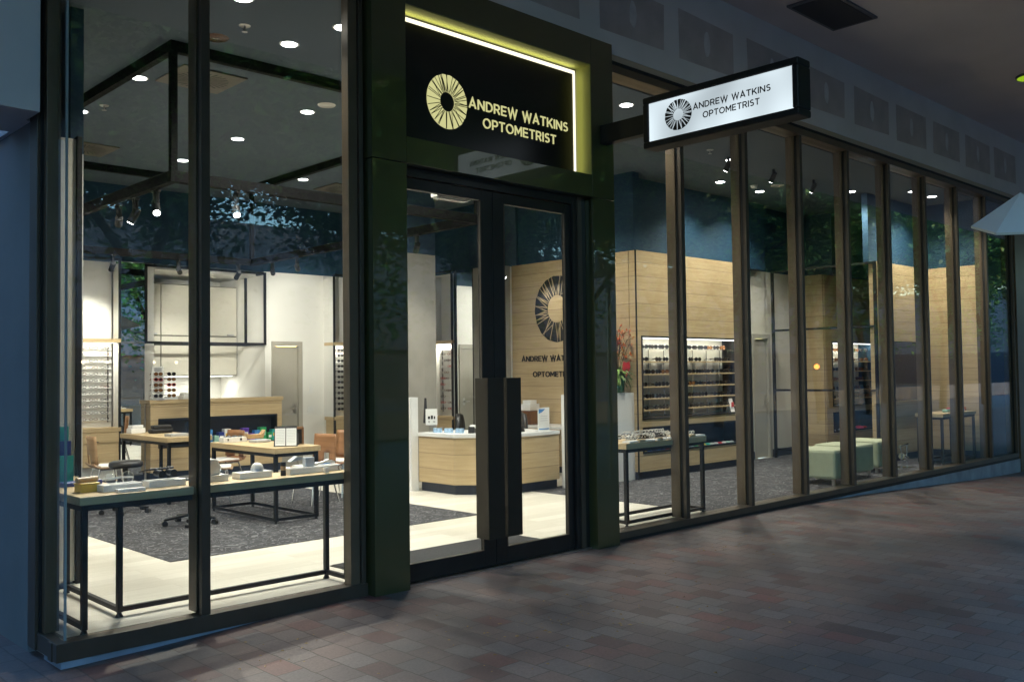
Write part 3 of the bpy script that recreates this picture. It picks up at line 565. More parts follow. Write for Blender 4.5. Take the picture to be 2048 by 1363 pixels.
# far table
def display_table(label,x0,x1,y0,y1,ztop,group='steel-framed display tables',feet=True,base=True,thick=.06,axis='oakx',inset=.02):
    t=thing('display_table',label,'table',((x0+x1)/2,(y0+y1)/2,0),0,group)
    a,b_=(x1-x0)/2,(y1-y0)/2
    B(-a,a,-b_,b_,ztop-thick,ztop).build('tabletop',axis,t,bevel=.003)
    r=.018; a-=inset+r; b_-=inset+r; zt=ztop-thick-.02
    bars(MB(),[((-a,-b_,zt),(a,-b_,zt)),((-a,b_,zt),(a,b_,zt)),((-a,-b_,zt),(-a,b_,zt)),((a,-b_,zt),(a,b_,zt))],r).build('top_frame','black',t)
    if base:
        zb=.05; bars(MB(),[((-a,-b_,zb),(a,-b_,zb)),((-a,b_,zb),(a,b_,zb)),((-a,-b_,zb),(-a,b_,zb)),((a,-b_,zb),(a,b_,zb))],.016).build('base_frame','black',t)
    for sx in(-1,1):
        for sy in(-1,1):
            lg=bars(MB(),[((sx*a,sy*b_,.05 if base else .02),(sx*a,sy*b_,zt-r))],r+.001).build('leg','black',t)
            MB().cyl((sx*a,sy*b_,0),(sx*a,sy*b_,.03),.022,.012,n=10).build('foot','blackp',lg)
    return t
display_table('small display table with colourful cases against the right end wall',15.75,17.2,.32,.78,.84)
for k,(x,c,n_,w) in enumerate(((16.35,'mint','mint',.12),(16.5,'red','dark red',.12),(16.62,'kraft','tan',.13),(16.85,'blackp','black',.14),(16.97,'mint','pale green',.1),(17.05,'orange','orange-red',.1))):
    simple('glasses_case',B(-w/2,w/2,-.05,.05,0,.05+.02*(k%2)),c,'%s case lying on the small table at the right end'%n_,'glasses case','cases on the end table',loc=(x,.5,.84),rz=.2*k,bevel=.012)
# steel screen frame
t=thing('steel_screen','tall open black steel frame screen standing in front of the farther niche','screen frame')
bars(MB(),[((15.24,1.18,.0),(15.24,1.18,3.38))],.022).build('post','black',t); bars(MB(),[((15.24,3.1,0),(15.24,3.1,3.38))],.022).build('post','black',t)
for z in(3.40-.02,2.31,1.23,.16): bars(MB(),[((15.24,1.2,z),(15.24,3.08,z))],.018).build('rail','black',t)
# ottomans
def ottoman(label,x,y,w,d):
    t=thing('ottoman',label,'ottoman',(x,y,0),0,'green cube ottomans')
    B(-w/2,w/2,-d/2,d/2,.09,.49).build('seat','green',t,bevel=.04)
    MB().box(-w/2+.01,w/2-.01,-d/2+.01,d/2-.01,.455,.465).build('piping','green',t)
    for sx in(-1,1):
        for sy in(-1,1): B(sx*(w/2-.06)-.02,sx*(w/2-.06)+.02,sy*(d/2-.06)-.02,sy*(d/2-.06)+.02,0,.09).build('leg','steel',t)
ottoman('green cube ottoman nearest the window, leftmost of the three',12.32,.62,.64,.64)
ottoman('middle green cube ottoman of the row of three',13.20,.78,.64,.64)
ottoman('farthest green cube ottoman of the row of three',14.2,.88,.64,.64)
t=thing('chrome_stand','small chrome frame stand on the lounge carpet right of the ottomans','stand',(14.9,.62,0))
MB().tube([(-.1,0,.02),(-.1,0,.36),(.12,0,.38),(.12,0,.02)],.01).tube([(-.14,0,.36),(.16,0,.38)],.014).build('frame','chrome',t); MB().cyl((-.08,0,.2),(.12,0,.14),.05,.04).build('drum','chrome',t); MB().box(-.12,.14,-.12,.12,0,.02).build('base','chrome',t)
# ------------------------------------------------------------------ right window table
display_table('long narrow display table of folded frames inside the window right of the entrance',7.50,8.93,.27,.73,.86)
for i in range(26):
    x=7.62+(i%9)*.145+rg.uniform(-.02,.02); y=.36+(i//9)*.12; kd=rg.choice(['opt_clear','opt_clear','opt_clear','opt_clear','opt_black'])
    glasses(kd,(x,y,.885),rg.uniform(-.5,.5),'%s-framed glasses lying open in %s on the right window table'%(GN[kd],['the front line','the middle line','the back line'][i//9]),'open glasses on the right window table')
for k in range(6): simple('white_tray',B(-.1,.1,-.05,.05,0,.018),'whitegl','thin white display tray, %s from the left on the right window table'%ordn(k),'tray','trays on the right window table',loc=(7.66+k*.23,.33,.861),rz=.12*(-1)**k,bevel=.003)
for k in range(4): simple('kraft_price_block',B(-.05,.05,-.02,.02,0,.03),'oak','small oak block, %s from the left, at the front edge of the right window table'%ordn(k),'block','oak blocks on the right window table',loc=(7.78+k*.3,.295,.861),rz=0,bevel=.002)
t=thing('raised_glasses_tray','dark raised tray of glasses at the back of the right window table','tray',(8.3,.62,.861)); B(-.3,.3,-.06,.06,0,.05).build('tray','navy',t,bevel=.004)
for i in range(5): glasses('opt_clear',(8.06+i*.12,.6,.912),.15*i-.3,'pale clear glasses sitting up on the dark raised tray','glasses on the raised tray')
# ------------------------------------------------------------------ L-shaped left window table
t=thing('corner_display_table','L-shaped oak and black steel display table in the left window corner','table',(0,0,0),0)
ZT=.86
MB().prism([(2.10,.22),(4.13,.22),(4.13,.60),(2.53,.60),(2.53,1.62),(2.10,1.62)],ZT-.052,ZT).build('tabletop','oakx',t,bevel=.003)
zt=ZT-.072
pth=[((2.14,.26),(4.09,.26)),((4.09,.26),(4.09,.55)),((4.09,.55),(2.47,.55)),((2.47,.55),(2.47,1.56)),((2.47,1.56),(2.14,1.56)),((2.14,1.56),(2.14,.26))]
bars(MB(),[((*a,zt),(*b_,zt)) for a,b_ in pth],.019).build('top_frame','black',t)
bars(MB(),[((*a,.05),(*b_,.05)) for a,b_ in pth[1:]],.016).build('base_frame','black',t)
for p in((2.14,.26),(4.09,.26),(4.09,.55),(2.47,.55),(2.47,1.56),(2.14,1.56)):
    lg=bars(MB(),[((*p,.05),(*p,zt-.02))],.0175).build('leg','black',t); MB().cyl((*p,0),(*p,.03),.026,.014,n=10).build('foot','blackp',lg)
# things on it
def tray(x,y,w,label,rz=0,d=.12,h=.045): 
    t=thing('display_tray',label,'tray',(x,y,ZT+.001),rz,'white trays on the corner table')
    B(-w/2,w/2,-d/2,d/2,0,h).build('plinth','whitegl',t,bevel=.003); return t
ZH=ZT+.047
simple('yellow_gift_box',MB().box(-.06,.06,-.05,.05,0,.055).box(-.064,.064,-.054,.054,.05,.06),'yellow','golden yellow gift box at the left corner of the L-shaped table','box',loc=(2.24,.50,ZT+.001),rz=.1,bevel=.004)
simple('folded_towel',MB().cyl((-.07,0,.018),(.07,0,.018),.018),'kraft','tan rolled cloth lying on the golden gift box','cloth',loc=(2.24,.50,ZT+.062),rz=.2)
tray(2.42,.42,.26,'white tray with clear goggles, leftmost on the corner table',.05)
g=thing('clear_goggles','clear plastic goggles on the leftmost white tray','goggles',(2.42,.42,ZH),.1)
for sx in(-1,1): MB().sphere((sx*.055,0,.035),.04,12).build('cup','clear',g)
MB().tube([(-.1,.02,.03),(0,-.02,.04),(.1,.02,.03)],.006).build('band','fclear',g)
simple('slim_box',B(-.09,.09,-.03,.03,0,.022),'whitegl','slim white carton lying at the front edge of the corner table','box',loc=(2.44,.29,ZT+.001),rz=-.05,bevel=.003)
tray(2.72,.42,.26,'white tray with black magnifying loupes, second from the left',.03)
g=thing('loupes','black binocular magnifying loupes on the second white tray','loupes',(2.72,.42,ZH),.15)
for sx in(-1,1):
    MB().cyl((sx*.045,-.05,.04),(sx*.045,.03,.045),.026,.02).build('barrel','blackp',g)
MB().tube([(-.09,.03,.07),(.09,.03,.07)],.008).tube([(-.045,0,.05),(-.045,.02,.07)],.006).tube([(.045,0,.05),(.045,.02,.07)],.006).tube([(-.09,.03,.07),(-.1,.14,.05)],.005).tube([(.09,.03,.07),(.11,.14,.07)],.005).build('bridge_bar','blackp',g)
g=thing('metal_clamp','small brushed metal clamp stand between two trays','clamp',(2.93,.38,ZT+.001)); B(-.02,.02,-.02,.02,0,.01).build('base','steel',g); B(-.01,.01,-.01,.01,.01,.075).build('stem','steel',g); B(-.03,.05,-.015,.015,.0751,.085).build('arm','steel',g)
tray(3.06,.43,.22,'white tray with a crystal paperweight, beside the metal clamp')
simple('crystal_block',MB().xz([(-.06,0),(.06,0),(.065,.06),(.03,.11),(-.02,.115),(-.06,.06)],-.03,.03),'fclear','chunky faceted clear crystal block on the third tray','paperweight',loc=(3.06,.42,ZH),rz=.2,bevel=.01)
simple('white_cup',MB().sphere((0,0,.04),.04,16),'paper','rounded crumpled white tissue ball beside the crystal block','tissue',loc=(3.11,.45,ZH))
tray(3.38,.42,.26,'white tray with the glass dome magnifier, right of the mullion')
g=thing('dome_magnifier','glass half-dome magnifier on a silver ring','magnifier',(3.42,.42,ZH)); MB().sphere((0,0,.02),.045,20,0,.9,0).build('dome','fclear',g); MB().cyl((0,0,0),(0,0,.02),.047,n=24).build('ring','silver',g)
g=thing('dark_bottle','small dark cylindrical torch standing between two trays','torch',(3.60,.36,ZT+.001)); MB().cyl((0,0,0),(0,0,.1),.02,n=20).build('body','blackp',g); MB().cyl((0,0,.04),(0,0,.07),.0205,n=20).build('band','kraft',g)
tray(3.78,.40,.26,'white tray with the tape-like lens holder, fourth from the left')
g=thing('lens_holder','pale grey lens holder stand on the fourth tray','holder',(3.78,.40,ZH)); B(.02,.10,-.025,.025,0,.07).build('block','silver',g,bevel=.006); MB().xz([(-.11,.05),(-.05,.085),(.0,.07),(.0,.06),(-.1,.045)],-.025,.025).build('flap','silver',g)
simple('price_cube',MB().box(-.02,.02,-.015,.015,0,.04),'whitegl','tiny white and black price cube at the front of the table','cube',loc=(3.92,.28,ZT+.001),rz=.1,bevel=.003)
tray(4.0,.42,.22,'white tray with a folded chrome magnifier, rightmost on the corner table')
simple('folding_magnifier',MB().tube([(-.09,0,.01),(.02,-.01,.03),(.09,.01,.012)],.01).tube([(-.09,.02,.015),(.08,.03,.022)],.008),'steel','folded chrome hand magnifier lying on the rightmost tray','magnifier',loc=(4.0,.42,ZH))
simple('blue_cube',B(-.035,.035,-.035,.035,0,.06),'cblue','blue patterned cube carton at the right end of the corner table','box',loc=(4.06,.52,ZT+.001),rz=.2,bevel=.004)
simple('ring_lens',MB().tube([(math.cos(i*PI/5)*.02,0,.022+math.sin(i*PI/5)*.02) for i in range(11)],.003,n=5),'fbrown','small brass ring lens at the right end of the corner table','lens',loc=(4.10,.36,ZT+.001))
g=thing('brochure_stand','clear acrylic brochure stand with teal leaflets on the left arm of the table','stand',(2.25,1.1,ZT+.001))
MB().yz([(-.1,0),(.1,0),(.12,.42),(.09,.42)],-.12,.12).build('acrylic_body','clear',g)
for k in range(3): MB().box(-.09,.09,-.06+k*.05,-.045+k*.05,.02+.1*k,.2+.1*k).build('leaflet',['teal','deepblue','teal'][k],g)
simple('flat_case',B(-.14,.14,-.05,.05,0,.03),'deepblue','flat dark blue case lying behind the golden gift box','case',loc=(2.34,.92,ZT+.001),rz=.15,bevel=.006)
# ------------------------------------------------------------------ consulting tables
t1=display_table('nearer dispensing table with the black easel card on its corner',5.14,5.72,3.2,4.72,.82,'dispensing tables',axis='oaky')
t2=display_table('farther dispensing table with trays and blue leaflets, behind the first',5.02,5.62,5.62,7.15,.84,'dispensing tables',base=False,axis='oaky')
def easel(x,y,z,rz):
    g=thing('easel_card','black A-frame easel showing two white printed sheets on the nearer table','easel',(x,y,z),rz)
    MB().quad((-.13,0,0),(.13,0,0),(.12,.1,.22),(-.12,.1,.22)).quad((-.13,.2,0),(.13,.2,0),(.12,.1,.22),(-.12,.1,.22)).build('board','blackp',g)
    s=MB()
    for a,b_ in((-.115,-.005),(.005,.115)): s.add([(a,-.004,.01),(b_,-.004,.01),(b_,.083,.195),(a,.083,.195)],[(0,1,2,3)])
    s.build('sheets','paper',g)
    ln=MB()
    for a,b_ in((-.105,-.015),(.015,.105)):
        for k in range(9):
            u=.04+.017*k; ln.add([(a,-.0055+.47*(u-.01),u),(b_,-.0055+.47*(u-.01),u),(b_,-.0055+.47*(u-.007),u+.003),(a,-.0055+.47*(u-.007),u+.003)],[(0,1,2,3)])
    ln.build('print_lines','greyp',g)
easel(5.36,3.34,.822,-.55)
g=thing('picture_frame_stand','brown wooden photo frame seen from behind on the nearer table','photo frame',(5.6,3.52,.822),-.35)
MB().add([(-.08,0,0),(.08,0,0),(.09,.05,.2),(-.07,.05,.2)],[(0,1,2,3)]).box(-.085,-.065,-.01,.006,0,.19).box(.065,.085,-.01,.006,0,.19).box(-.085,.085,-.01,.006,.17,.19).build('frame','ply',g); B(-.06,.06,-.014,-.004,.01,.17).build('backing','blackp',g); MB().add([(-.02,-.08,0),(.02,-.08,0),(.02,-.015,.13),(-.02,-.015,.13)],[(0,1,2,3)]).build('strut','blackp',g)
g=thing('sample_box','white open box of dark lens samples on the nearer table','box',(5.33,4.5,.822),0.0); B(-.15,.15,-.06,.06,0,.06).build('box','whitegl',g,bevel=.003); MB().sphere((-.06,0,.06),.035,10,0,.6,0).sphere((.02,0,.06),.04,10,0,.5,0).sphere((.09,0,.06),.03,10,0,.6,0).build('samples','blackp',g); MB().box(-.1,-.085,-.064,-.061,.02,.045).box(.06,.085,-.064,-.061,.02,.045).build('marks','blackp',g)
simple('grey_tray',MB().box(-.11,.11,-.07,.07,0,.03),'greyp','low grey tray beside the open sample box','tray',loc=(5.52,4.2,.822),rz=.2,bevel=.006)
simple('curved_holder',MB().xz([(-.12,.07),(-.1,0),(.1,0),(.13,.1),(.08,.05),(-.07,.05)],-.04,.04),'kraft','curved tan card holder behind the grey tray','holder',loc=(5.58,4.45,.852))
simple('folded_leaflets',MB().box(-.12,.12,-.1,.1,0,.012).box(-.08,.12,-.08,.08,.0125,.02),'cblue','blue and white leaflets fanned on the farther table','leaflet',loc=(5.5,5.95,.842),rz=.3)
simple('lens_tray',MB().box(-.13,.13,-.09,.09,0,.035),'greyp','grey trial lens tray at the near corner of the farther table','tray',loc=(5.25,5.85,.842),rz=.05,bevel=.004)
simple('acrylic_price_holder',MB().box(-.035,.035,-.004,.004,0,.16).box(-.035,.035,-.004,.05,0,.006),'clear','upright clear acrylic price holder beside the trial lens tray','holder',loc=(5.36,5.78,.877),rz=-.4)
simple('black_case_pile',MB().box(-.16,.16,-.06,.06,0,.06).box(-.13,.14,-.05,.05,.061,.11),'blackp','pile of black soft cases on the farther table','case',loc=(5.4,6.7,.842),rz=.1,bevel=.02)
simple('white_frame_box',MB().box(-.1,.1,-.07,.07,0,.07).box(-.08,.08,-.06,.06,.071,.11),'whitegl','white cardboard box with folded goggles at the left end of the farther table','box',loc=(5.16,6.95,.842),rz=.1,bevel=.006)
# chairs
def chair(label,x,y,rz,seatm='whitegl',wm='ply',arms=False):
    t=thing('plywood_chair',label,'chair',(x,y,0),rz,'plywood chairs at the dispensing tables')
    # faces local -Y
    bk=MB(); n=8; pts=[]
    for j in range(7):
        z=.50+j*.06; 
        for i in range(n+1):
            u=i/n*2-1; pts.append((u*(.215-.015*j/6),.2+.03*j/6-.045*u*u,z))
    fs=[(j*(n+1)+i,j*(n+1)+i+1,(j+1)*(n+1)+i+1,(j+1)*(n+1)+i) for j in range(6) for i in range(n) if not(j in(0,1) and i in(3,4))]
    bk.add(pts,fs,0,True); b_=bk.build('backrest',wm,t); mo=b_.modifiers.new('thick','SOLIDIFY'); mo.thickness=.014; mo.offset=0
    sh=MB(); pts=[]
    prof=[(-.22,.44),(-.19,.455),(-.05,.45),(.1,.445),(.17,.46),(.205,.50)]
    for y_,z in prof:
        for i in range(n+1): u=i/n*2-1; pts.append((u*.215,y_,z+.01*u*u))
    sh.add(pts,[(j*(n+1)+i,j*(n+1)+i+1,(j+1)*(n+1)+i+1,(j+1)*(n+1)+i) for j in range(5) for i in range(n)],0,True); s=sh.build('seat_shell',wm,t); mo=s.modifiers.new('thick','SOLIDIFY'); mo.thickness=.014; mo.offset=0
    B(-.19,.19,-.2,.12,.461,.485).build('cushion',seatm,t,bevel=.01)
    for sx in(-1,1):
        MB().tube([(sx*.16,.12,.44),(sx*.2,.23,.0)],.011).build('leg','chrome',t); MB().tube([(sx*.16,-.14,.44),(sx*.19,-.2,0)],.011).build('leg','chrome',t)
    MB().tube([(-.16,.12,.432),(.16,.12,.432),(.16,-.14,.432),(-.16,-.14,.432),(-.16,.12,.432)],.01).build('seat_frame','chrome',t)
    if arms:
        for sx in(-1,1): MB().tube([(sx*.2,.1,.44),(sx*.27,.1,.68),(sx*.27,-.14,.68),(sx*.22,-.14,.44)],.012).build('arm','black',t)
    return t
chair('light ply chair left of the farther table, facing it',4.62,6.55,PI/2-.1,'paper','plyl')
chair('brown ply chair with a white seat pad, at the right of the farther table',6.05,6.15,-PI/2+.1)
chair('brown ply chair with the handle slot, behind the nearer table',5.45,5.22,PI-.5-PI/2,'paper','plyl')
chair('large reddish ply chair at the right side of the nearer table',6.35,4.35,-PI/2+.15,'paper','ply')
chair('black-armed ply chair farthest right, partly behind the window frame',7.0,4.75,-PI/2+.3,'paper','ply',True)
def stool(label,x,y,zs,r=.18):
    t=thing('castor_stool',label,'stool',(x,y,0),.4,'black castor stools')
    MB().lathe([(.001,zs),(r*.8,zs),(r,zs-.02),(r*1.02,zs-.05),(r*.95,zs-.075),(.001,zs-.08)],n=28).build('seat','leather',t)
    MB().cyl((0,0,.12),(0,0,zs-.08),.022).cyl((0,0,.1),(0,0,.3),.03).build('gas_column','black',t)
    bs=MB()
    for k in range(5):
        a=k*2*PI/5; bs.tube([(0,0,.11),(math.cos(a)*.27,math.sin(a)*.27,.075)],.018)
    bs.build('star_base','blackp',t)
    for k in range(5):
        a=k*2*PI/5; c=(math.cos(a)*.27,math.sin(a)*.27); p=Vector((-math.sin(a),math.cos(a),0))
        MB().cyl(Vector((*c,.03))-p*.025,Vector((*c,.03))+p*.025,.03,n=12).cyl((*c,.03),(*c,.08),.008).build('castor','blackp',t)
stool('round black padded castor stool left of the farther table',4.40,5.35,.62,.19)
stool('black castor stool by the nearer table, half behind the window mullion',4.55,3.95,.52)
# ------------------------------------------------------------------ oak counter with niche
t=thing('oak_counter','long oak plank counter with a dark product niche below the kitchen opening','counter',(0,0,0))
MB().box(5.98,6.1,8.42,8.46,.13,1.19).box(8.16,8.25,8.42,8.46,.13,1.19).box(6.1,8.16,8.42,8.46,.96,1.19).box(6.1,8.16,8.42,8.46,.13,.5).box(5.98,6.02,8.46,8.6,.13,1.19).box(8.21,8.25,8.46,8.6,.13,1.19).build('plank_front','oakdesk',t)
B(5.96,8.27,8.40,8.64,1.191,1.25).build('counter_top','oakx',t,bevel=.003)
B(6.1,8.16,8.60,8.62,.5,.96).build('niche_back','navy',t); MB().box(6.1,8.16,8.41,8.6,.5,.515).box(6.1,8.16,8.41,8.6,.945,.96).box(6.1,6.115,8.41,8.6,.515,.945).box(8.145,8.16,8.41,8.6,.515,.945).build('niche_frame','black',t)
B(5.99,8.24,8.45,8.6,0,.129).build('kickboard','navy',t)
seq=[('teal','teal'),('whitegl','white'),('cblue','blue'),('mint','pale green'),('deepblue','dark blue'),('whitegl','white'),('violet','violet'),('purple','purple'),('purple','deep purple'),('violet','light violet'),('cblue','sky blue'),('cgreen','green'),('cgreen','bright green'),('teal','sea green'),('cgreen','dark green')]
x=6.75
for k,(c,n_) in enumerate(seq):
    w=.075+.02*(k%3); h=.13+.05*((k*7)%3)
    g=thing('product_box','%s product carton, %s from the left in the counter niche'%(n_,ordn(k)) if k<14 else 'dark green product carton at the right end of the counter niche','box',(x,8.48,.516),0,'cartons in the counter niche')
    B(-w/2,w/2,-.05,.05,0,h).build('carton',c,g,bevel=.002); B(-w/3,w/3,-.0525,-.0505,h*.4,h*.7).build('label',['paper','yellow','paper','mint'][k%4],g)
    x+=w+.012
for k,(xx,c) in enumerate(((7.0,'whitegl'),(7.65,'purple'),(8.02,'red'))):
    pass
# spinner rack on counter
g=thing('spinner_rack','slim spinner rack of brown sunglasses standing on the oak counter','rack',(6.12,8.5,1.25))
B(-.10,.10,-.02,0,0,.52).build('panel','paper',g,bevel=.01); MB().cyl((0,.0,.0),(0,0,.02),.12,n=20).build('base','silver',g); B(-.06,.06,-.024,-.021,.44,.5).build('header','greyp',g)
for i in range(5):
    for k in range(2):
        kd=['sun_dark','sun_brown','sun_brown','sun_red','sun_brown'][(i+k)%5]
        glasses(kd,(6.12+(-.0 if k==0 else .21),8.46,1.27+.085*i+.02),0,'%s sunglasses on the %s tier of the spinner rack'%(GN[kd],ordn(i)),'sunglasses on the spinner rack',s=1.1)
simple('stacked_papers',MB().box(-.12,.12,-.08,.08,0,.05).box(-.1,.1,-.07,.07,.051,.1),'paper','pile of white folders on the oak counter by the spinner rack','folder',loc=(6.62,8.52,1.251),rz=.1,bevel=.004)
# ------------------------------------------------------------------ reception desk
t=thing('reception_desk','oak plank reception desk with a white top and chamfered corner','reception desk')
fr=[(8.02,4.36),(8.02,3.62),(8.55,3.06),(9.46,3.06)]
def offs(d): return [(8.02+d,4.36),(8.02+d,3.62+d*.4),(8.55+d*.4,3.06+d),(9.46,3.06+d)]
def band(a,b_,z0,z1):
    mb=MB(); A=offs(a);Bp=offs(b_); poly=A+Bp[::-1]; return mb.prism(poly,z0,z1)
band(0,.05,.13,.75).build('plank_front','oakdesk',t); band(.05,.08,0,.129).build('kickboard','navy',t); band(-.02,.72,.751,.80).build('desk_top','whitegl',t,bevel=.003)
B(7.9,8.02,4.37,5.0,0,1.28).build('left_screen','whitegl',t,bevel=.002); B(9.47,11.04,2.88,3.02,0,1.29).build('right_screen','whitegl',t,bevel=.002)
simple('black_monitor_edge',MB().yz([(0,0),(.05,0),(.02,.35)],-.02,.02),'blackp','dark slanted screen edge at the left end of the reception desk','monitor',loc=(8.16,4.36,.92),bevel=.003)
g=thing('leaflet_holder','white printed sign card with pictures at the left of the reception desk','sign card',(8.12,4.2,.801),-.6); B(-.08,.08,-.004,.004,.1,.32).build('card','paper',g)
MB().box(-.05,-.02,-.007,-.005,.18,.22).box(-.01,.02,-.007,-.005,.18,.23).box(.03,.05,-.007,-.005,.18,.22).box(-.04,-.03,-.007,-.005,.13,.16).box(.02,.05,-.007,-.005,.14,.15).build('print','blackp',g); B(-.04,.04,-.03,.03,0,.1).build('stand','clear',g)
for k in range(3): simple('brochure_stack',B(-.055,.055,-.03,.03,0,.06),mat('pale_blue_print',(.3,.45,.62),.5,noise=.5,nscale=60),'light blue brochure stack, %s along the left end of the desk'%ordn(k),'brochures','brochure stacks on the reception desk',loc=(8.13+.06*k,4.08-.16*k,.801),rz=-1.2,bevel=.003)
def eftpos(x,y,rz,label):
    g=thing('card_terminal',label,'card terminal',(x,y,.801),rz,'card terminals on the reception desk'); MB().yz([(-.09,0),(.09,0),(.09,.05),(-.07,.09)],-.04,.04).build('body','blackp',g,bevel=.006); MB().cyl((-.035,.05,.07),(.035,.05,.07),.035).build('paper_roll','paper',g); MB().box(-.03,.03,-.03,.02,.082,.085).build('keypad','greyp',g)
eftpos(8.35,3.62,-.9,'card terminal with a white paper roll left of the door handles'); eftpos(8.9,3.3,.3,'card terminal with curling receipt, nearer the framed notice')
g=thing('notice_card','white notice with a blue corner stripe standing on the reception desk','notice',(9.22,3.12,.801),.0); B(-.11,.11,-.004,.004,0,.32).build('board','paper',g)
MB().xz([(-.1,.24),(-.1,.3),(.03,.3),(-.04,.255)],-.0065,-.005).box(-.1,.1,-.0065,-.005,.02,.035).build('blue_stripe','cblue',g); MB().box(-.07,.07,-.0065,-.005,.2,.205).box(-.07,.07,-.0065,-.005,.17,.175).box(-.07,.07,-.0065,-.005,.14,.145).build('print_lines','greyp',g)
MB().box(-.11,-.1,-.0,.06,0,.01).box(.1,.11,0,.06,0,.01).build('stand','clear',g)
def task_chair(x,y,rz,label):
    g=thing('office_chair',label,'office chair',(x,y,0),rz,'black office chairs behind reception')
    bk=MB(); n=8; pts=[]
    for j in range(9):
        z=.58+j*.055; w=.24*math.sqrt(max(.1,1-((j-3.5)/5.2)**2))
        for i in range(n+1): u=i/n*2-1; pts.append((u*w,.2-.05*u*u,z))
    bk.add(pts,[(j*(n+1)+i,j*(n+1)+i+1,(j+1)*(n+1)+i+1,(j+1)*(n+1)+i) for j in range(8) for i in range(n)],0,True); b_=bk.build('backrest','leather',g); mo=b_.modifiers.new('thick','SOLIDIFY'); mo.thickness=.05
    B(-.23,.23,-.22,.2,.45,.53).build('seat','leather',g,bevel=.03); MB().cyl((0,0,.08),(0,0,.45),.025).build('gas_column','black',g)
    bs=MB(); 
    for k in range(5): a=k*2*PI/5; bs.tube([(0,0,.1),(math.cos(a)*.28,math.sin(a)*.28,.06)],.018).sphere((math.cos(a)*.28,math.sin(a)*.28,.03),.028,8)
    bs.build('castor_base','blackp',g)
task_chair(8.95,4.35,.7,'black office chair behind the desk, left of the door handles'); task_chair(9.75,3.85,.9,'black office chair behind the desk beside the notice')
t=thing('back_desk','white shelf desk with printer against the logo wall','desk'); B(10.3,10.88,3.6,5.2,.74,.78).build('desktop','whitegl',t,bevel=.003); MB().box(10.32,10.36,3.62,3.66,0,.739).box(10.32,10.36,5.14,5.18,0,.739).build('leg','black',t)
simple('office_printer',MB().box(-.2,.2,-.2,.2,0,.22),'fbrown','dark office printer on the white desk by the logo wall','printer',loc=(10.6,4.75,.781),bevel=.02)
simple('paper_pile',MB().box(-.14,.14,-.1,.1,0,.1).box(-.08,.1,-.07,.08,.101,.16),'paper','loose white papers heaped on the dark office printer','papers',loc=(10.58,4.75,1.002),rz=.2,bevel=.004)
# flowers
g=thing('flower_arrangement','orange berry branches and a red anthurium in a green glass vase','flowers',(10.62,2.95,1.291))
vs=MB().lathe([(.001,0),(.09,0),(.095,.02),(.105,.24),(.1,.24),(.09,.03)],n=20).build('vase',mat('green_glass_vase',(.03,.12,.05),.08,0,spec=.8),g)
rn=random.Random(2); br=MB(); fl=MB(); lf=MB()
def leaf(mb,p,d,L,w,droop=.3):
    d=Vector(d).normalized(); s=d.cross(Vector((0,0,1))); s=s.normalized() if s.length>.01 else Vector((1,0,0)); p=Vector(p)
    pts=[p,p+d*L*.35+s*w,p+d*L*.35-s*w,p+d*L*.75+s*w*.8-Vector((0,0,droop*L*.25)),p+d*L*.75-s*w*.8-Vector((0,0,droop*L*.25)),p+d*L-Vector((0,0,droop*L*.6))]
    mb.add(pts,[(0,1,2),(1,3,4,2),(3,5,4)])
for k in range(15):
    a=rn.uniform(0,2*PI); sp=rn.uniform(.05,.22); h=rn.uniform(.5,.78); p0=Vector((0,0,.2)); p1=p0+Vector((math.cos(a)*sp*.4,math.sin(a)*sp*.3,h*.5)); p2=p0+Vector((math.cos(a)*sp,math.sin(a)*sp,h))
    br.tube([p0,p1,p2],.004,n=5)
    for j in range(7):
        q=p1.lerp(p2,rn.uniform(.0,.95)); e=q+Vector((rn.uniform(-.12,.12),rn.uniform(-.1,.1),rn.uniform(-.01,.1))); br.tube([q,e],.0025,n=4)
        for _ in range(6): leaf(fl,e,(rn.uniform(-1,1),rn.uniform(-1,1),rn.uniform(-.3,1)),rn.uniform(.035,.07),.012)
for k in range(150):
    a=rn.uniform(0,2*PI); leaf(lf,(math.cos(a)*.04,math.sin(a)*.04,rn.uniform(.2,.34)),(math.cos(a),math.sin(a),rn.uniform(-.5,1)),rn.uniform(.12,.28),rn.uniform(.012,.028),rn.uniform(.2,1))
br.build('branches','bark',g); fl.build('orange_blossoms','orange',g); lf.build('foliage',mat('bouquet_leaf',(.14,.24,.05),.5,noise=.5,nscale=12),g)
an=MB(); an.add([(0,-.15,.22),(-.1,-.16,.37),(-.07,-.165,.46),(0,-.16,.44),(.07,-.165,.46),(.1,-.16,.37)],[(0,1,2,3,4,5)]); an.build('anthurium','red',g); MB().cyl((0,-.13,.33),(.005,-.15,.42),.009,.006,n=8).build('spadix','yellow',g)
simple('small_card',B(-.05,.05,-.004,.004,0,.07),'paper','small white card beside the flower vase','card',loc=(10.3,2.92,1.291))
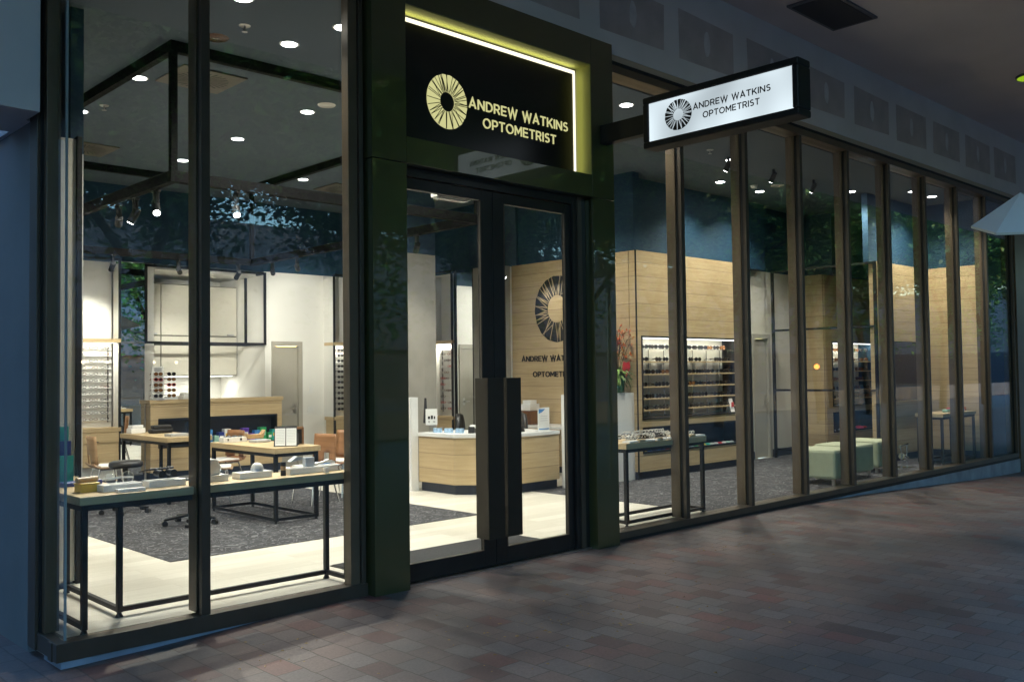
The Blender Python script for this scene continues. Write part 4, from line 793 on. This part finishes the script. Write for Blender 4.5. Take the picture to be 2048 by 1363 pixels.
# ------------------------------------------------------------------ ceiling fittings
def beam(t,name,a,b_,w=.035,h=.05):
    lo=[min(p,q) for p,q in zip(a,b_)]; hi=[max(p,q) for p,q in zip(a,b_)]
    ex=[w if hi[0]-lo[0]>hi[1]-lo[1] else w, w]; 
    return B(lo[0]-w,hi[0]+w,lo[1]-w,hi[1]+w,lo[2]-(h if hi[2]-lo[2]<.1 else -h),hi[2]+(h if hi[2]-lo[2]<.1 else -h)).build(name,'beam',t,bevel=.003)
def cage(label,x0,x1,y0,y1,z0,z1):
    t=thing('lighting_frame',label,'lighting frame')
    for z in(z0,z1):
        beam(t,'rail',(x0,y0,z),(x1,y0,z)); beam(t,'rail',(x0,y1,z),(x1,y1,z)); beam(t,'rail',(x0,y0+.07,z),(x0,y1-.07,z)); beam(t,'rail',(x1,y0+.07,z),(x1,y1-.07,z))
    for p in((x0,y0),(x1,y0),(x0,y1),(x1,y1)): beam(t,'post',(*p,z0),(*p,z1),.03)
cage('large black box-section track lighting frame hung over the dispensing area',3.54,7.15,2.12,7.4,3.37,CZ-.047)
LS=.165
dl=[(3.54,.84),(4.47,.84),(3.73,3.33),(3.72,4.92),(4.34,1.5),(5.62,3.28),(5.61,4.9),(5.61,6.47),(7.52,6.5),(8.13,.7),(11.39,1.45),(12.6,2.43),(13.78,2.44),(16.53,.71),(15.81,.73),(14.98,1.43),(7.52,3.28),(7.52,4.9),(9.6,3.4),(6.1,1.5),(9.6,1.4)]
dn=['just above the left window pane, nearest the glass','beside the entrance jamb, nearest the glass','above the left end of the dispensing area','at the far left by the glass','nearest the left window panes','above the nearer table','in the middle of the dispensing ceiling','above the farther table','by the far corner of the lighting frame','just inside the window right of the entrance','behind the projecting sign','above the oak niche wall','above the far grey door','at the far right end of the ceiling','left of the far right one','small one near the steel screen','behind the entrance sign','behind the entrance sign, deeper in','above the reception desk','above the door mat','between reception and the window']
proto=None
for i,((x,y),n_) in enumerate(zip(dl,dn)):
    lab='round recessed white downlight '+n_
    if proto is None:
        proto=thing('downlight',lab,'downlight',(x,y,CZ),0,'recessed downlights in the dark ceiling')
        MB().lathe([(.068,-.001),(.085,-.004),(.09,-.001)],n=28).build('trim','whitegl',proto); MB().lathe([(.001,-.006),(.068,-.005)],n=28).build('lens','lamp',proto)
    else: dup(proto,(x,y,CZ),0,lab)
    light('downlight_beam','SPOT',(x,y,CZ-.02),95*LS,size=.07,target=(x,y,0),angle=125,blend=.8)
def spotlight(x,y,aim,label,on=True,e=60,ang=55):
    z=3.32; g=thing('track_spotlight',label,'spotlight',(x,y,z),0,'black track spotlights')
    MB().box(-.02,.02,-.06,.06,-.02,.0).cyl((0,0,-.02),(0,0,-.14),.028,n=14).build('mount','blackp',g,bevel=0)
    d=(Vector(aim)-Vector((x,y,z-.14))).normalized(); c=Vector((0,0,-.15))
    MB().cyl(c-d*.05,c+d*.10,.036,n=18).build('head','black',g)
    MB().cyl(c+d*.101,c+d*.104,.03,n=18).build('lens','lamp',g)
    light('spot_beam','SPOT',tuple(Vector((x,y,z))+c+d*.115),e*LS,size=.03,target=aim,angle=ang,blend=.7)
spotlight(3.6,3.5,(5.2,8.4,1.2),'leftmost track spotlight on the near left rail, aimed away')
spotlight(3.58,3.05,(2.7,4.0,.9),'track spotlight second from the left on the near left rail')
spotlight(3.57,2.55,(2.9,.45,.9),'bright track spotlight at the front corner of the frame, facing the glass',e=80,ang=38)
spotlight(4.15,2.15,(3.7,.45,.9),'track spotlight peeping from behind the first mullion',e=80,ang=38)
spotlight(5.0,7.36,(5.1,8.66,2.2),'track spotlight hanging over the left lit rack')
spotlight(5.95,7.36,(6.9,8.66,2.7),'track spotlight on the rear rail left of the mullion')
spotlight(6.9,7.36,(6.9,8.66,2.2),'track spotlight on the rear rail right of the mullion')
spotlight(7.11,6.7,(8.4,8.66,2.6),'track spotlight on the right rail nearest the rear corner')
spotlight(7.11,6.0,(9.3,8.66,2.4),'second track spotlight along the right rail')
spotlight(7.11,3.2,(8.1,5.15,1.9),'track spotlight seen at the upper left of the door glass')
spotlight(10.2,5.0,(10.9,4.4,2.6),'small track spotlight close to the round emblem',e=9)
# wall washers added to light the lounge walls, heads fixed to the ceiling
for k,(x,aim) in enumerate(((11.2,(11.6,2.8,2.6)),(12.4,(12.9,2.8,2.6)),(13.6,(14.4,3.2,2.0)),(15.6,(16.2,1.15,2.4)),(16.4,(17.3,.7,2.2)))):
    g=thing('added_wall_washer','black spotlight added to wash the walls, %s from the left above the lounge'%ordn(k),'spotlight',(x,1.37,CZ-.002),0,'wall washers added above the lounge'); d=(Vector(aim)-Vector((x,1.37,CZ-.13))).normalized(); c=Vector((0,0,-.1))
    MB().cyl((0,0,0),(0,0,-.08),.02,n=10).build('mount','blackp',g); MB().cyl(c-d*.05,c+d*.1,.036,n=16).build('head','black',g); MB().cyl(c+d*.101,c+d*.104,.03,n=16).build('lens','lamp',g)
    light('spot_beam','SPOT',tuple(Vector((x,1.37,CZ-.03))+c+d*.115),17*LS,size=.03,target=aim,angle=80,blend=.9)
def vent(x,y,label,s=.33):
    g=thing('ceiling_diffuser',label,'air diffuser',(x,y,CZ-.0),0,'square ceiling air diffusers')
    mb=MB().box(-s,s,-s,s,-.016,-.002); mb.build('plate',mat('diffuser_grey',(.13,.11,.085),.5),g,bevel=.003)
    sl=MB()
    for k in range(28):
        a=2*PI*k/28; b_=a+.12; r0,r1=s*.25,s*.8
        sl.add([(math.cos(a)*r0,math.sin(a)*r0,-.018),(math.cos(a+.06)*r0,math.sin(a+.06)*r0,-.018),(math.cos(b_+.07)*r1,math.sin(b_+.07)*r1,-.018),(math.cos(b_)*r1,math.sin(b_)*r1,-.018)],[(0,1,2,3)])
    sl.build('swirl_slots','hatch',g)
vent(4.2,2.95,'square swirl air diffuser in the ceiling nearest the left mullion'); vent(4.35,6.6,'square swirl air diffuser at the far left of the ceiling'); vent(8.35,6.7,'square swirl air diffuser partly behind the entrance frame')
g=thing('ceiling_speaker','flat round white ceiling speaker near the entrance column','speaker',(5.63,2.9,CZ)); MB().lathe([(.001,-.012),(.09,-.012),(.1,-.001)],n=28).build('grille','fclear',g)
for x,y,l in((3.83,1.36,'brass sprinkler head nearest the glass, right of the mullion'),(3.83,4.52,'brass sprinkler head beside the far left downlight'),(10.65,1.3,'brass sprinkler head behind the projecting sign')):
    g=thing('sprinkler',l,'sprinkler',(x,y,CZ),0,'ceiling sprinklers'); MB().lathe([(.001,-.006),(.045,-.006),(.05,-.001)],n=20).build('rose','steel',g); MB().cyl((0,0,-.006),(0,0,-.05),.008).cyl((0,0,-.05),(0,0,-.054),.025).build('head','steel',g)
g=thing('ceiling_speaker','round brown ceiling speaker half behind the left mullion','speaker',(3.78,1.78,CZ)); MB().lathe([(.001,-.01),(.1,-.01),(.11,-.001)],n=28).build('grille','fbrown',g)
g=thing('smoke_detector','small white domed smoke detector above the far door','smoke detector',(13.26,2.23,CZ)); MB().lathe([(.001,-.05),(.04,-.045),(.06,-.01),(.065,-.001)],n=24).build('dome','whitegl',g)
g=thing('ceiling_speaker','flat white round ceiling speaker above the lounge','speaker',(13.56,1.98,CZ)); MB().lathe([(.001,-.01),(.1,-.01),(.11,-.001)],n=28).build('grille','fclear',g)
g=thing('emergency_light','white emergency batten light behind the top of the left door','emergency light',(5.42,.55,3.17),-.05)
B(-.19,.19,-.05,.05,0,.05).build('housing','whitegl',g,bevel=.006); B(-.17,.17,-.04,.04,-.012,-.001).build('diffuser','whitegl',g,bevel=.005)
B(-.01,.01,-.01,.01,.051,1.41).build('drop_rod','steel',g)
# ------------------------------------------------------------------ facade glazing
YF=.10; HT=4.70
def bay(x0,x1,label,lj=True,rj=True,group='shop window bays'):
    t=thing('window_bay',label,'window',(0,0,0),0,group)
    h0,h1=.02,HT-.1
    B(x0,x1,YF+.055,YF+.067,h0+.005,h1-.0).build('pane','glass',t)
    return t
def mullion(x,label,par=None,w=.062,z0=.02,z1=None):
    z1=z1 or HT-.05
    t=thing('mullion',label,'mullion',(x,YF,0),0,'bronze window mullions')
    B(-w/2,w/2,0,.04,z0,z1).build('cap','bronzed',t,bevel=.002); B(-w/2+.012,w/2-.012,.041,.08,z0,z1).build('gasket','gasket',t); B(-w/2,w/2,.081,.20,z0+.003,z1-.003).build('box_section','bronze',t,bevel=.002)
    return t
mx=[8.325+1.283*k for k in range(9)]
edges=[7.08]+mx
bn=['first window bay right of the entrance','second window bay right of the entrance','third window bay right of the entrance','fourth window bay from the entrance','fifth window bay from the entrance','sixth window bay from the entrance','seventh window bay from the entrance','eighth window bay from the entrance','ninth window bay, last before the corner']
for i in range(9): bay(edges[i]+.0,edges[i+1]-.0,'full-height clear pane, '+bn[i])
for i,x in enumerate(mx): mullion(x,'bronze window mullion, %s to the right of the entrance'%ordn(i))
bay(1.998,2.87,'full-height clear pane, leftmost window bay at the glass corner'); bay(2.87,4.06,'full-height clear pane between the left mullion and the entrance')
mullion(2.87,'bronze window mullion splitting the left window in two'); 
t=thing('window_jamb','bronze double jamb where the left window meets the entrance column','jamb'); B(4.02,4.10,YF,YF+.09,.0,HT).build('inner_post','bronze',t,bevel=.003); B(4.112,4.15,YF-.01,YF+.12,0,HT).build('outer_post','bronzed',t,bevel=.003); B(4.152,4.17,YF+.03,YF+.2,0,HT).build('gap_post','gasket',t)
t=thing('window_sill','bronze sill frame running under the left corner window','sill')
MB().box(1.92,4.16,YF-.02,YF+.05,-.09,.02).box(1.92,4.16,YF+.07,YF+.14,-.10,.012).box(1.985,4.16,YF+.05,YF+.07,-.1,.0).build('front_sill','bronzed',t,bevel=.003); MB().box(1.93,2.02,YF+.052,.62,-.09,.018).build('return_sill','bronzed',t,bevel=.003)
t=thing('window_sill','long bronze sill frame under the windows right of the entrance','sill'); MB().box(7.05,18.56,YF-.02,YF+.05,-.045,.02).box(7.05,18.56,YF+.07,YF+.2,-.045,.012).build('front_sill','bronzed',t,bevel=.003); B(7.05,18.56,YF-.012,YF+.06,-.088,-.046).build('sub_sill','gasket',t)
t=thing('head_frame','bronze head frame with a pale trim above the right windows','window head'); B(7.05,18.56,YF-.02,YF+.2,HT-.11,HT-.03).build('box_section','bronze',t,bevel=.003); B(7.05,18.56,YF-.03,YF+.05,HT-.029,HT+.0).build('dark_channel','gasket',t); B(7.05,18.7,YF-.035,YF+.05,HT+.001,HT+.06).build('pale_trim','strip',t,bevel=.002)
t=thing('head_frame','bronze head frame above the left windows, above the picture','window head'); B(1.93,4.16,YF-.02,YF+.2,HT-.02,HT+.06).build('box_section','bronze',t)
# glass return at the left corner
t=thing('corner_return_window','narrow glass return pane wrapping the left shop corner','window'); B(1.985,1.995,YF+.055,.40,.02,HT).build('pane','glass',t); MB().box(1.955,2.04,.40,.46,.02,HT).build('inner_post','bronze',t,bevel=.003); MB().box(1.92,2.04,.475,.62,-.09,HT).build('outer_post','bronzed',t,bevel=.003); B(1.94,2.0,.461,.474,0,HT).build('gasket','gasket',t)
B(1.984,1.997,YF+.04,YF+.054,.02,HT).build('silicone_edge',mat('glass_edge_seal',(.25,.3,.3),.5),t)
# pale plinth
M['plinthm']=mat('plinth_render',(.26,.31,.38),.8,noise=.2,nscale=4,bump=.3,bscale=20)
def plinth(x0,x1,y,n):
    mb=MB(); vs=[]
    for i in range(n+1):
        x=x0+(x1-x0)*i/n; vs+= [(x,y,-.089),(x,y,gz(x,0)-.08),(x,y+.3,-.089),(x,y+.3,gz(x,0)-.08)]
    fs=[]
    for i in range(n): a=4*i;b_=a+4; fs+=[(a,a+1,b_+1,b_),(a,b_,b_+2,a+2)]
    fs+=[(0,2,3,1),(4*n,4*n+1,4*n+3,4*n+2)]
    return mb.add(vs,fs)
struct('plinth_right',plinth(7.05,18.66,YF-.005,40),'plinthm'); struct('plinth_left',plinth(1.95,4.16,YF-.005,10),'plinthm')
# outer left wall, bulkhead, soffit
struct('side_wall',MB().box(1.93,1.97,.63,12,-.6,3.27),mat('shaded_side_render',(.18,.205,.22),.85,noise=.14,nscale=.9,bump=.35,bscale=18))  # same render as the bulkhead, darkened to stand in for weaker light
struct('bulkhead_left',B(-12,1.90,.36,1.0,3.27,6),'render'); struct('bulkhead_left_return',B(1.9,1.97,.63,12,3.27,6),'render')
bh=struct('bulkhead',MB().box(1.9,19.5,YF-.03,YF+.3,HT+.065,5.9),'render')
sq=[(4.3,5.35),(5.6,6.65),(6.95,8.0),(8.27,9.32),(9.63,10.74),(11.04,12.06),(12.35,13.42),(13.68,14.75),(15.04,16.1),(16.37,17.48),(17.7,18.8)]
for i,(a,b_) in enumerate(sq):
    w=lambda: rg.uniform(-.012,.012)
    p=MB().xz([(a+w(),4.985+w()),(b_+w(),5.0+w()),(b_+w(),5.50+w()),(a+w(),5.52+w())],YF-.0325,YF-.031).build('bare_patch','patch',bh)
    c=(a+b_)/2; pts=[(c+math.cos(k*PI/5)*.055*(1+.2*rg.random()),5.26+math.sin(k*PI/5)*.13*(1+.25*rg.random())) for k in range(10)]
    MB().xz(pts,YF-.0345,YF-.033).build('filler_spot','filler',p)
struct('soffit',B(-12,40,-4.6,.5,5.84,6.0),'soffit'); struct('canopy_fascia',B(-12,40,-4.75,-4.601,5.84,6.15),'render')
t=thing('soffit_hatch','square dark access grille in the exterior soffit','grille',(0,0,0)); B(9.80,10.93,-.93,-.36,5.815,5.838).build('frame','hatchfr',t); B(9.85,10.88,-.89,-.40,5.808,5.814).build('mesh','hatch',t)
t=thing('soffit_lamp','lime green glowing disc lamp in the soffit at the right edge','lamp',(14.85,-1.42,5.84)); MB().cyl((0,0,-.03),(0,0,-.001),.2,n=28).build('trim','hatchfr',t); MB().cyl((0,0,-.035),(0,0,-.031),.18,n=28).build('disc','limeglow',t)
struct('wall_neighbour',MB().box(18.66,19.5,.08,.4,-1,5.84),'bronze')
t=thing('neighbour_window','dark glass pane of the next shop at the right edge','window'); B(19.5,26,.16,.18,-.35,4.6).build('pane','screen',t); MB().box(19.48,19.56,.08,.22,-.4,4.7).box(19.56,26,.1,.22,4.6,4.7).box(19.56,26,.1,.22,-.45,-.35).build('frame','bronzed',t)
# ------------------------------------------------------------------ entrance portal
YSR=.186
t=thing('entrance_portal','glossy olive green metal portal framing the double doors and the sign','portal')
zt=HT+.12
for (x0,x1) in((4.17,4.50),(6.73,7.05)):
    B(x0,x1,0,.32,-.12,3.265).build('column_cladding','clad',t,bevel=.002); B(x0,x1,0,.32,3.272,zt).build('upper_cladding','clad',t,bevel=.002)
B(4.17,7.05,.32,.34,3.3,zt).build('backing','black',t)
B(4.502,6.728,0,.30,3.272,3.485).build('lintel','clad',t,bevel=.002); B(4.502,6.728,0,.30,4.555,zt).build('header','clad',t,bevel=.002)
B(4.503,6.72,.003,YSR,4.546,4.553).build('reveal_lining','cladm',t); B(6.721,6.7275,.003,YSR,3.488,4.553).build('reveal_lining','cladm',t)
t=thing('entrance_sign','black fascia sign with lit pale-yellow emblem and lettering over the doors','sign')
YS=.20
B(4.503,6.688,YS,YS+.06,3.49,4.50).build('panel','signblk',t)
B(4.503,6.69,YS-.012,YS+.05,4.503,4.530).build('led_top','led',t); B(6.69,6.708,YS-.012,YS+.05,3.50,4.530).build('led_side','led',t)
light('sign_wash','AREA',(5.6,YS-.05,4.50),.10,sx=2.1,sy=.03,target=(5.6,YS-.09,5.2),color=(1,.95,.45)); light('sign_wash_side','AREA',(6.66,YS-.06,4.0),.025,sx=.03,sy=1.0,target=(7.2,YS-.2,4.0),color=(1,.95,.45))
ring_logo(t,(5.09,YS-.001,3.915),.222,.232,'y','text_lit','signblk',.006,9,.36)
text('lettering','ANDREW WATKINS','text_lit',.088,1.27,(5.335,YS-.001,3.915),(R(90),0,0),t,.006,.075)
text('lettering','OPTOMETRIST','text_lit',.088,.935,(5.50,YS-.001,3.765),(R(90),0,0),t,.006,.075)
# doors
t=thing('door_surround','dark bronze door frame set inside the portal','door frame'); MB().box(4.502,4.545,.10,.22,-.1,3.27).box(6.55,6.728,.10,.22,-.1,3.27).box(4.546,6.549,.10,.22,3.195,3.27).build('frame','doorfr',t,bevel=.003); B(6.60,6.66,.085,.099,-.1,3.27).build('pivot_trim','bronzed',t)
B(4.502,6.728,.08,.30,-.11,-.062).build('threshold','steel',t)
def door(x0,x1,sl,sr,hx,label):
    t=thing('entrance_door',label,'door',(x0,.13,0),0,'double entrance doors'); w=x1-x0
    MB().box(0,sl,0,.05,-.055,3.19).box(w-sr,w,0,.05,-.055,3.19).box(sl,w-sr,0,.05,3.10,3.19).box(sl,w-sr,0,.05,-.055,.085).build('leaf_frame','doorfr',t,bevel=.003)
    B(sl-.0,w-sr,.02,.032,.085,3.10).build('pane','glass',t)
    MB().box(sl,sl+.012,-.0,.019,.085,3.10).box(w-sr-.012,w-sr,0,.019,.085,3.10).build('glazing_bead','bronzed',t)
    h=MB().box(hx,hx+(.185 if hx>.1 else .17),-.19,-.178,.21,1.56).box(hx,hx+.012,-.178,-.03,.21,1.56).build('pull_handle','handle',t,bevel=.002)
    MB().cyl((hx+.06,-.178,.4),(hx+.06,0,.4),.012).cyl((hx+.06,-.178,1.4),(hx+.06,0,1.4),.012).build('standoff','steel',h)
door(4.55,5.535,.03,.13,.735,'left leaf of the glazed double doors'); door(5.541,6.545,.13,.07,-.035,'right leaf of the glazed double doors')
# ------------------------------------------------------------------ projecting sign
t=thing('projecting_sign','white backlit blade sign in a black box frame on a bracket','sign')
XB=6.80; y0,y1,za,zb=-2.13,-.56,3.64,4.11
MB().box(XB,XB+.2,y0,y1,za,za+.06).box(XB,XB+.2,y0,y1,zb-.06,zb).box(XB,XB+.2,y0,y0+.06,za+.06,zb-.06).box(XB,XB+.2,y1-.06,y1,za+.06,zb-.06).build('housing','black',t,bevel=.012)
B(XB+.02,XB+.18,y0+.06,y1-.06,za+.06,zb-.06).build('lit_face','face',t)
MB().box(XB+.05,XB+.15,y1,-.002,3.80,3.98).build('bracket_arm','black',t,bevel=.003)
ring_logo(t,(XB+.019,-.945,3.885),.145,.137,'x','gasket','face',.003,9,.38)
text('lettering','ANDREW WATKINS','gasket',.054,.765,(XB+.019,-1.105,3.892),(R(90),0,R(-90)),t,.002,.085)
text('lettering','OPTOMETRIST','gasket',.054,.56,(XB+.019,-1.205,3.80),(R(90),0,R(-90)),t,.002,.085)
# pale pyramid fitting at the right edge
t=thing('pyramid_canopy','pale pyramid-shaped canopy fitting poking in at the right edge','canopy')
P0,P1,P2,P3=Vector((9.62,-2.40,2.99)),Vector((9.506,-2.668,2.88)),Vector((9.91,-3.056,2.89)),Vector((10.62,-2.99,3.07)); AP=Vector((9.97,-2.75,3.32)); dz=Vector((0,0,-.025))
MB().add([P0,P1,P2,P3,AP],[(0,1,4),(1,2,4),(2,3,4),(3,0,4)]).build('shade',mat('pale_canopy_paint',(.62,.64,.66),.5,noise=.04,nscale=5),t,bevel=.006)
MB().add([P0,P1,P2,P3,P0+dz,P1+dz,P2+dz,P3+dz],[(0,1,5,4),(1,2,6,5),(2,3,7,6),(3,0,4,7),(4,5,6,7)]).build('rim','cream',t,bevel=.003)
MB().cyl((10.3,-2.9,2.9),(11.2,-3.6,2.85),.03,n=10).cyl((11.2,-3.6,-.25),(11.2,-3.6,2.95),.04,n=12).build('support_post','steel',t)
# ------------------------------------------------------------------ what the glass reflects: street trees and buildings across the road
def tree_mesh(seed,H=13,crown=4.2,n=80000):
    rn=random.Random(seed); tr=MB(); lf=MB(); tips=[]
    def limb(p,d,L,r,k):
        q=p+d*L; tr.cyl(p,q,r,r*.7,n=8,caps=False)
        if k==0: tips.append(q); return
        for _ in range(3 if k>1 else 4):
            nd=(d+Vector((rn.uniform(-.9,.9),rn.uniform(-.9,.9),rn.uniform(-.25,.5)))).normalized(); limb(q,nd,L*rn.uniform(.62,.8),r*.6,k-1)
        tips.append(q)
    limb(Vector((0,0,0)),Vector((rn.uniform(-.1,.1),rn.uniform(-.1,.1),1)).normalized(),H*.33,.2,4)
    for i in range(n):
        c=rn.choice(tips)+Vector((rn.gauss(0,.8),rn.gauss(0,.8),rn.gauss(0,.7))); s=rn.uniform(.07,.16)
        a=Vector((rn.uniform(-1,1),rn.uniform(-1,1),rn.uniform(-.5,.5))).normalized(); b_=a.cross(Vector((rn.uniform(-1,1),rn.uniform(-1,1),1))).normalized()
        lf.add([c-a*s,c+b_*s*.6,c+a*s,c-b_*s*.6],[(0,1,2,3)],0 if rn.random()<.5 else 1)
    return tr,lf
protos=[]
for sd in(1,2):
    tr,lf=tree_mesh(sd); g=thing('street_tree','leafy street tree across the road','tree',(0,0,0),0,'street trees across the road'); tr.build('trunk','bark',g); lf.build('crown',['leafa','leafb'],g); protos.append(g)
spots=[(2.5,-13.5),(8,-14.5),(13.5,-13.2),(19,-14.5),(25,-13.4),(31,-14.5),(37.5,-13.6),(44,-14.5),(51,-13.8),(-3.5,-14),(59,-14.5),(67,-14),(0,-19),(6,-20),(12,-19.5),(18,-20.5),(24,-19),(30,-20.5),(36,-19.5),(43,-20.5),(50,-19.5),(58,-20),(67,-20)]
for i,(x,y) in enumerate(spots):
    if i<2: protos[i].location=(x,y,-.6)
    else: dup(protos[i%2],(x,y,-.6),i*1.3)
t=thing('building_across','long low building across the road with a pale fascia','building',(0,0,0)); B(-60,150,-46,-44,-1,3.2).build('ground_floor',mat('far_wall_dark',(.12,.11,.11),.8,noise=.3,nscale=.3),t); B(-60,150,-46.2,-43.6,3.2,4.6).build('fascia','concrete',t)
B(-60,150,-47,-46.3,4.6,11).build('upper_wall','concrete',t)
wn=MB()
for k in range(-10,30): wn.box(k*5,k*5+2.6,-43.98,-43.9,.2,2.4)
wn.build('shop_windows',mat('unlit_shopfront',(.03,.04,.05),.6),t)
g=thing('festoon_lights','row of warm globe lamps on the building across the road','lamps'); mb=MB()
for k in range(9): mb.sphere((9+k*.9,-30,2.2),.06,8)
mb.build('globe','warmglobe',g); MB().tube([(8.5,-30,2.28),(17,-30,2.28)],.01).build('cable','blackp',g)
t=thing('sky_blocker_left','unseen grey building flank added to cut the sky light from the left','building'); B(-8,-7,-7,26,-1,16).build('wall','concrete',t); B(-6.99,-6.9,-4,6,0,3).build('shop_window','navy',t)  # added out of view to keep sky light off the side wall
t=thing('sky_blocker_side_street','unseen grey building added to block the bright sky behind the shop','building'); B(-7,1.9,26,27,-1,14).build('wall','concrete',t); B(-6,-2,25.9,25.99,0,3).build('shop_window','navy',t)  # added out of view so the return pane mirrors no sunset sky
t=thing('building_along','grey building closing the street on the far right','building'); B(95,97,-44,10,-1,9).build('wall','concrete',t); B(94.9,94.99,-40,-24,0,3).build('shop_window','navy',t)
simple('low_wall',B(0,90,-20.5,-20.2,-.6,.35),'concrete','low pale garden wall across the road','wall')
g=thing('amber_signal','small amber lamp on a post across the road','signal',(34.5,-12.2,-.6)); MB().cyl((0,0,0),(0,0,2.2),.04).build('post','black',g); MB().sphere((0,0,2.3),.1,12).build('lamp','amber',g)
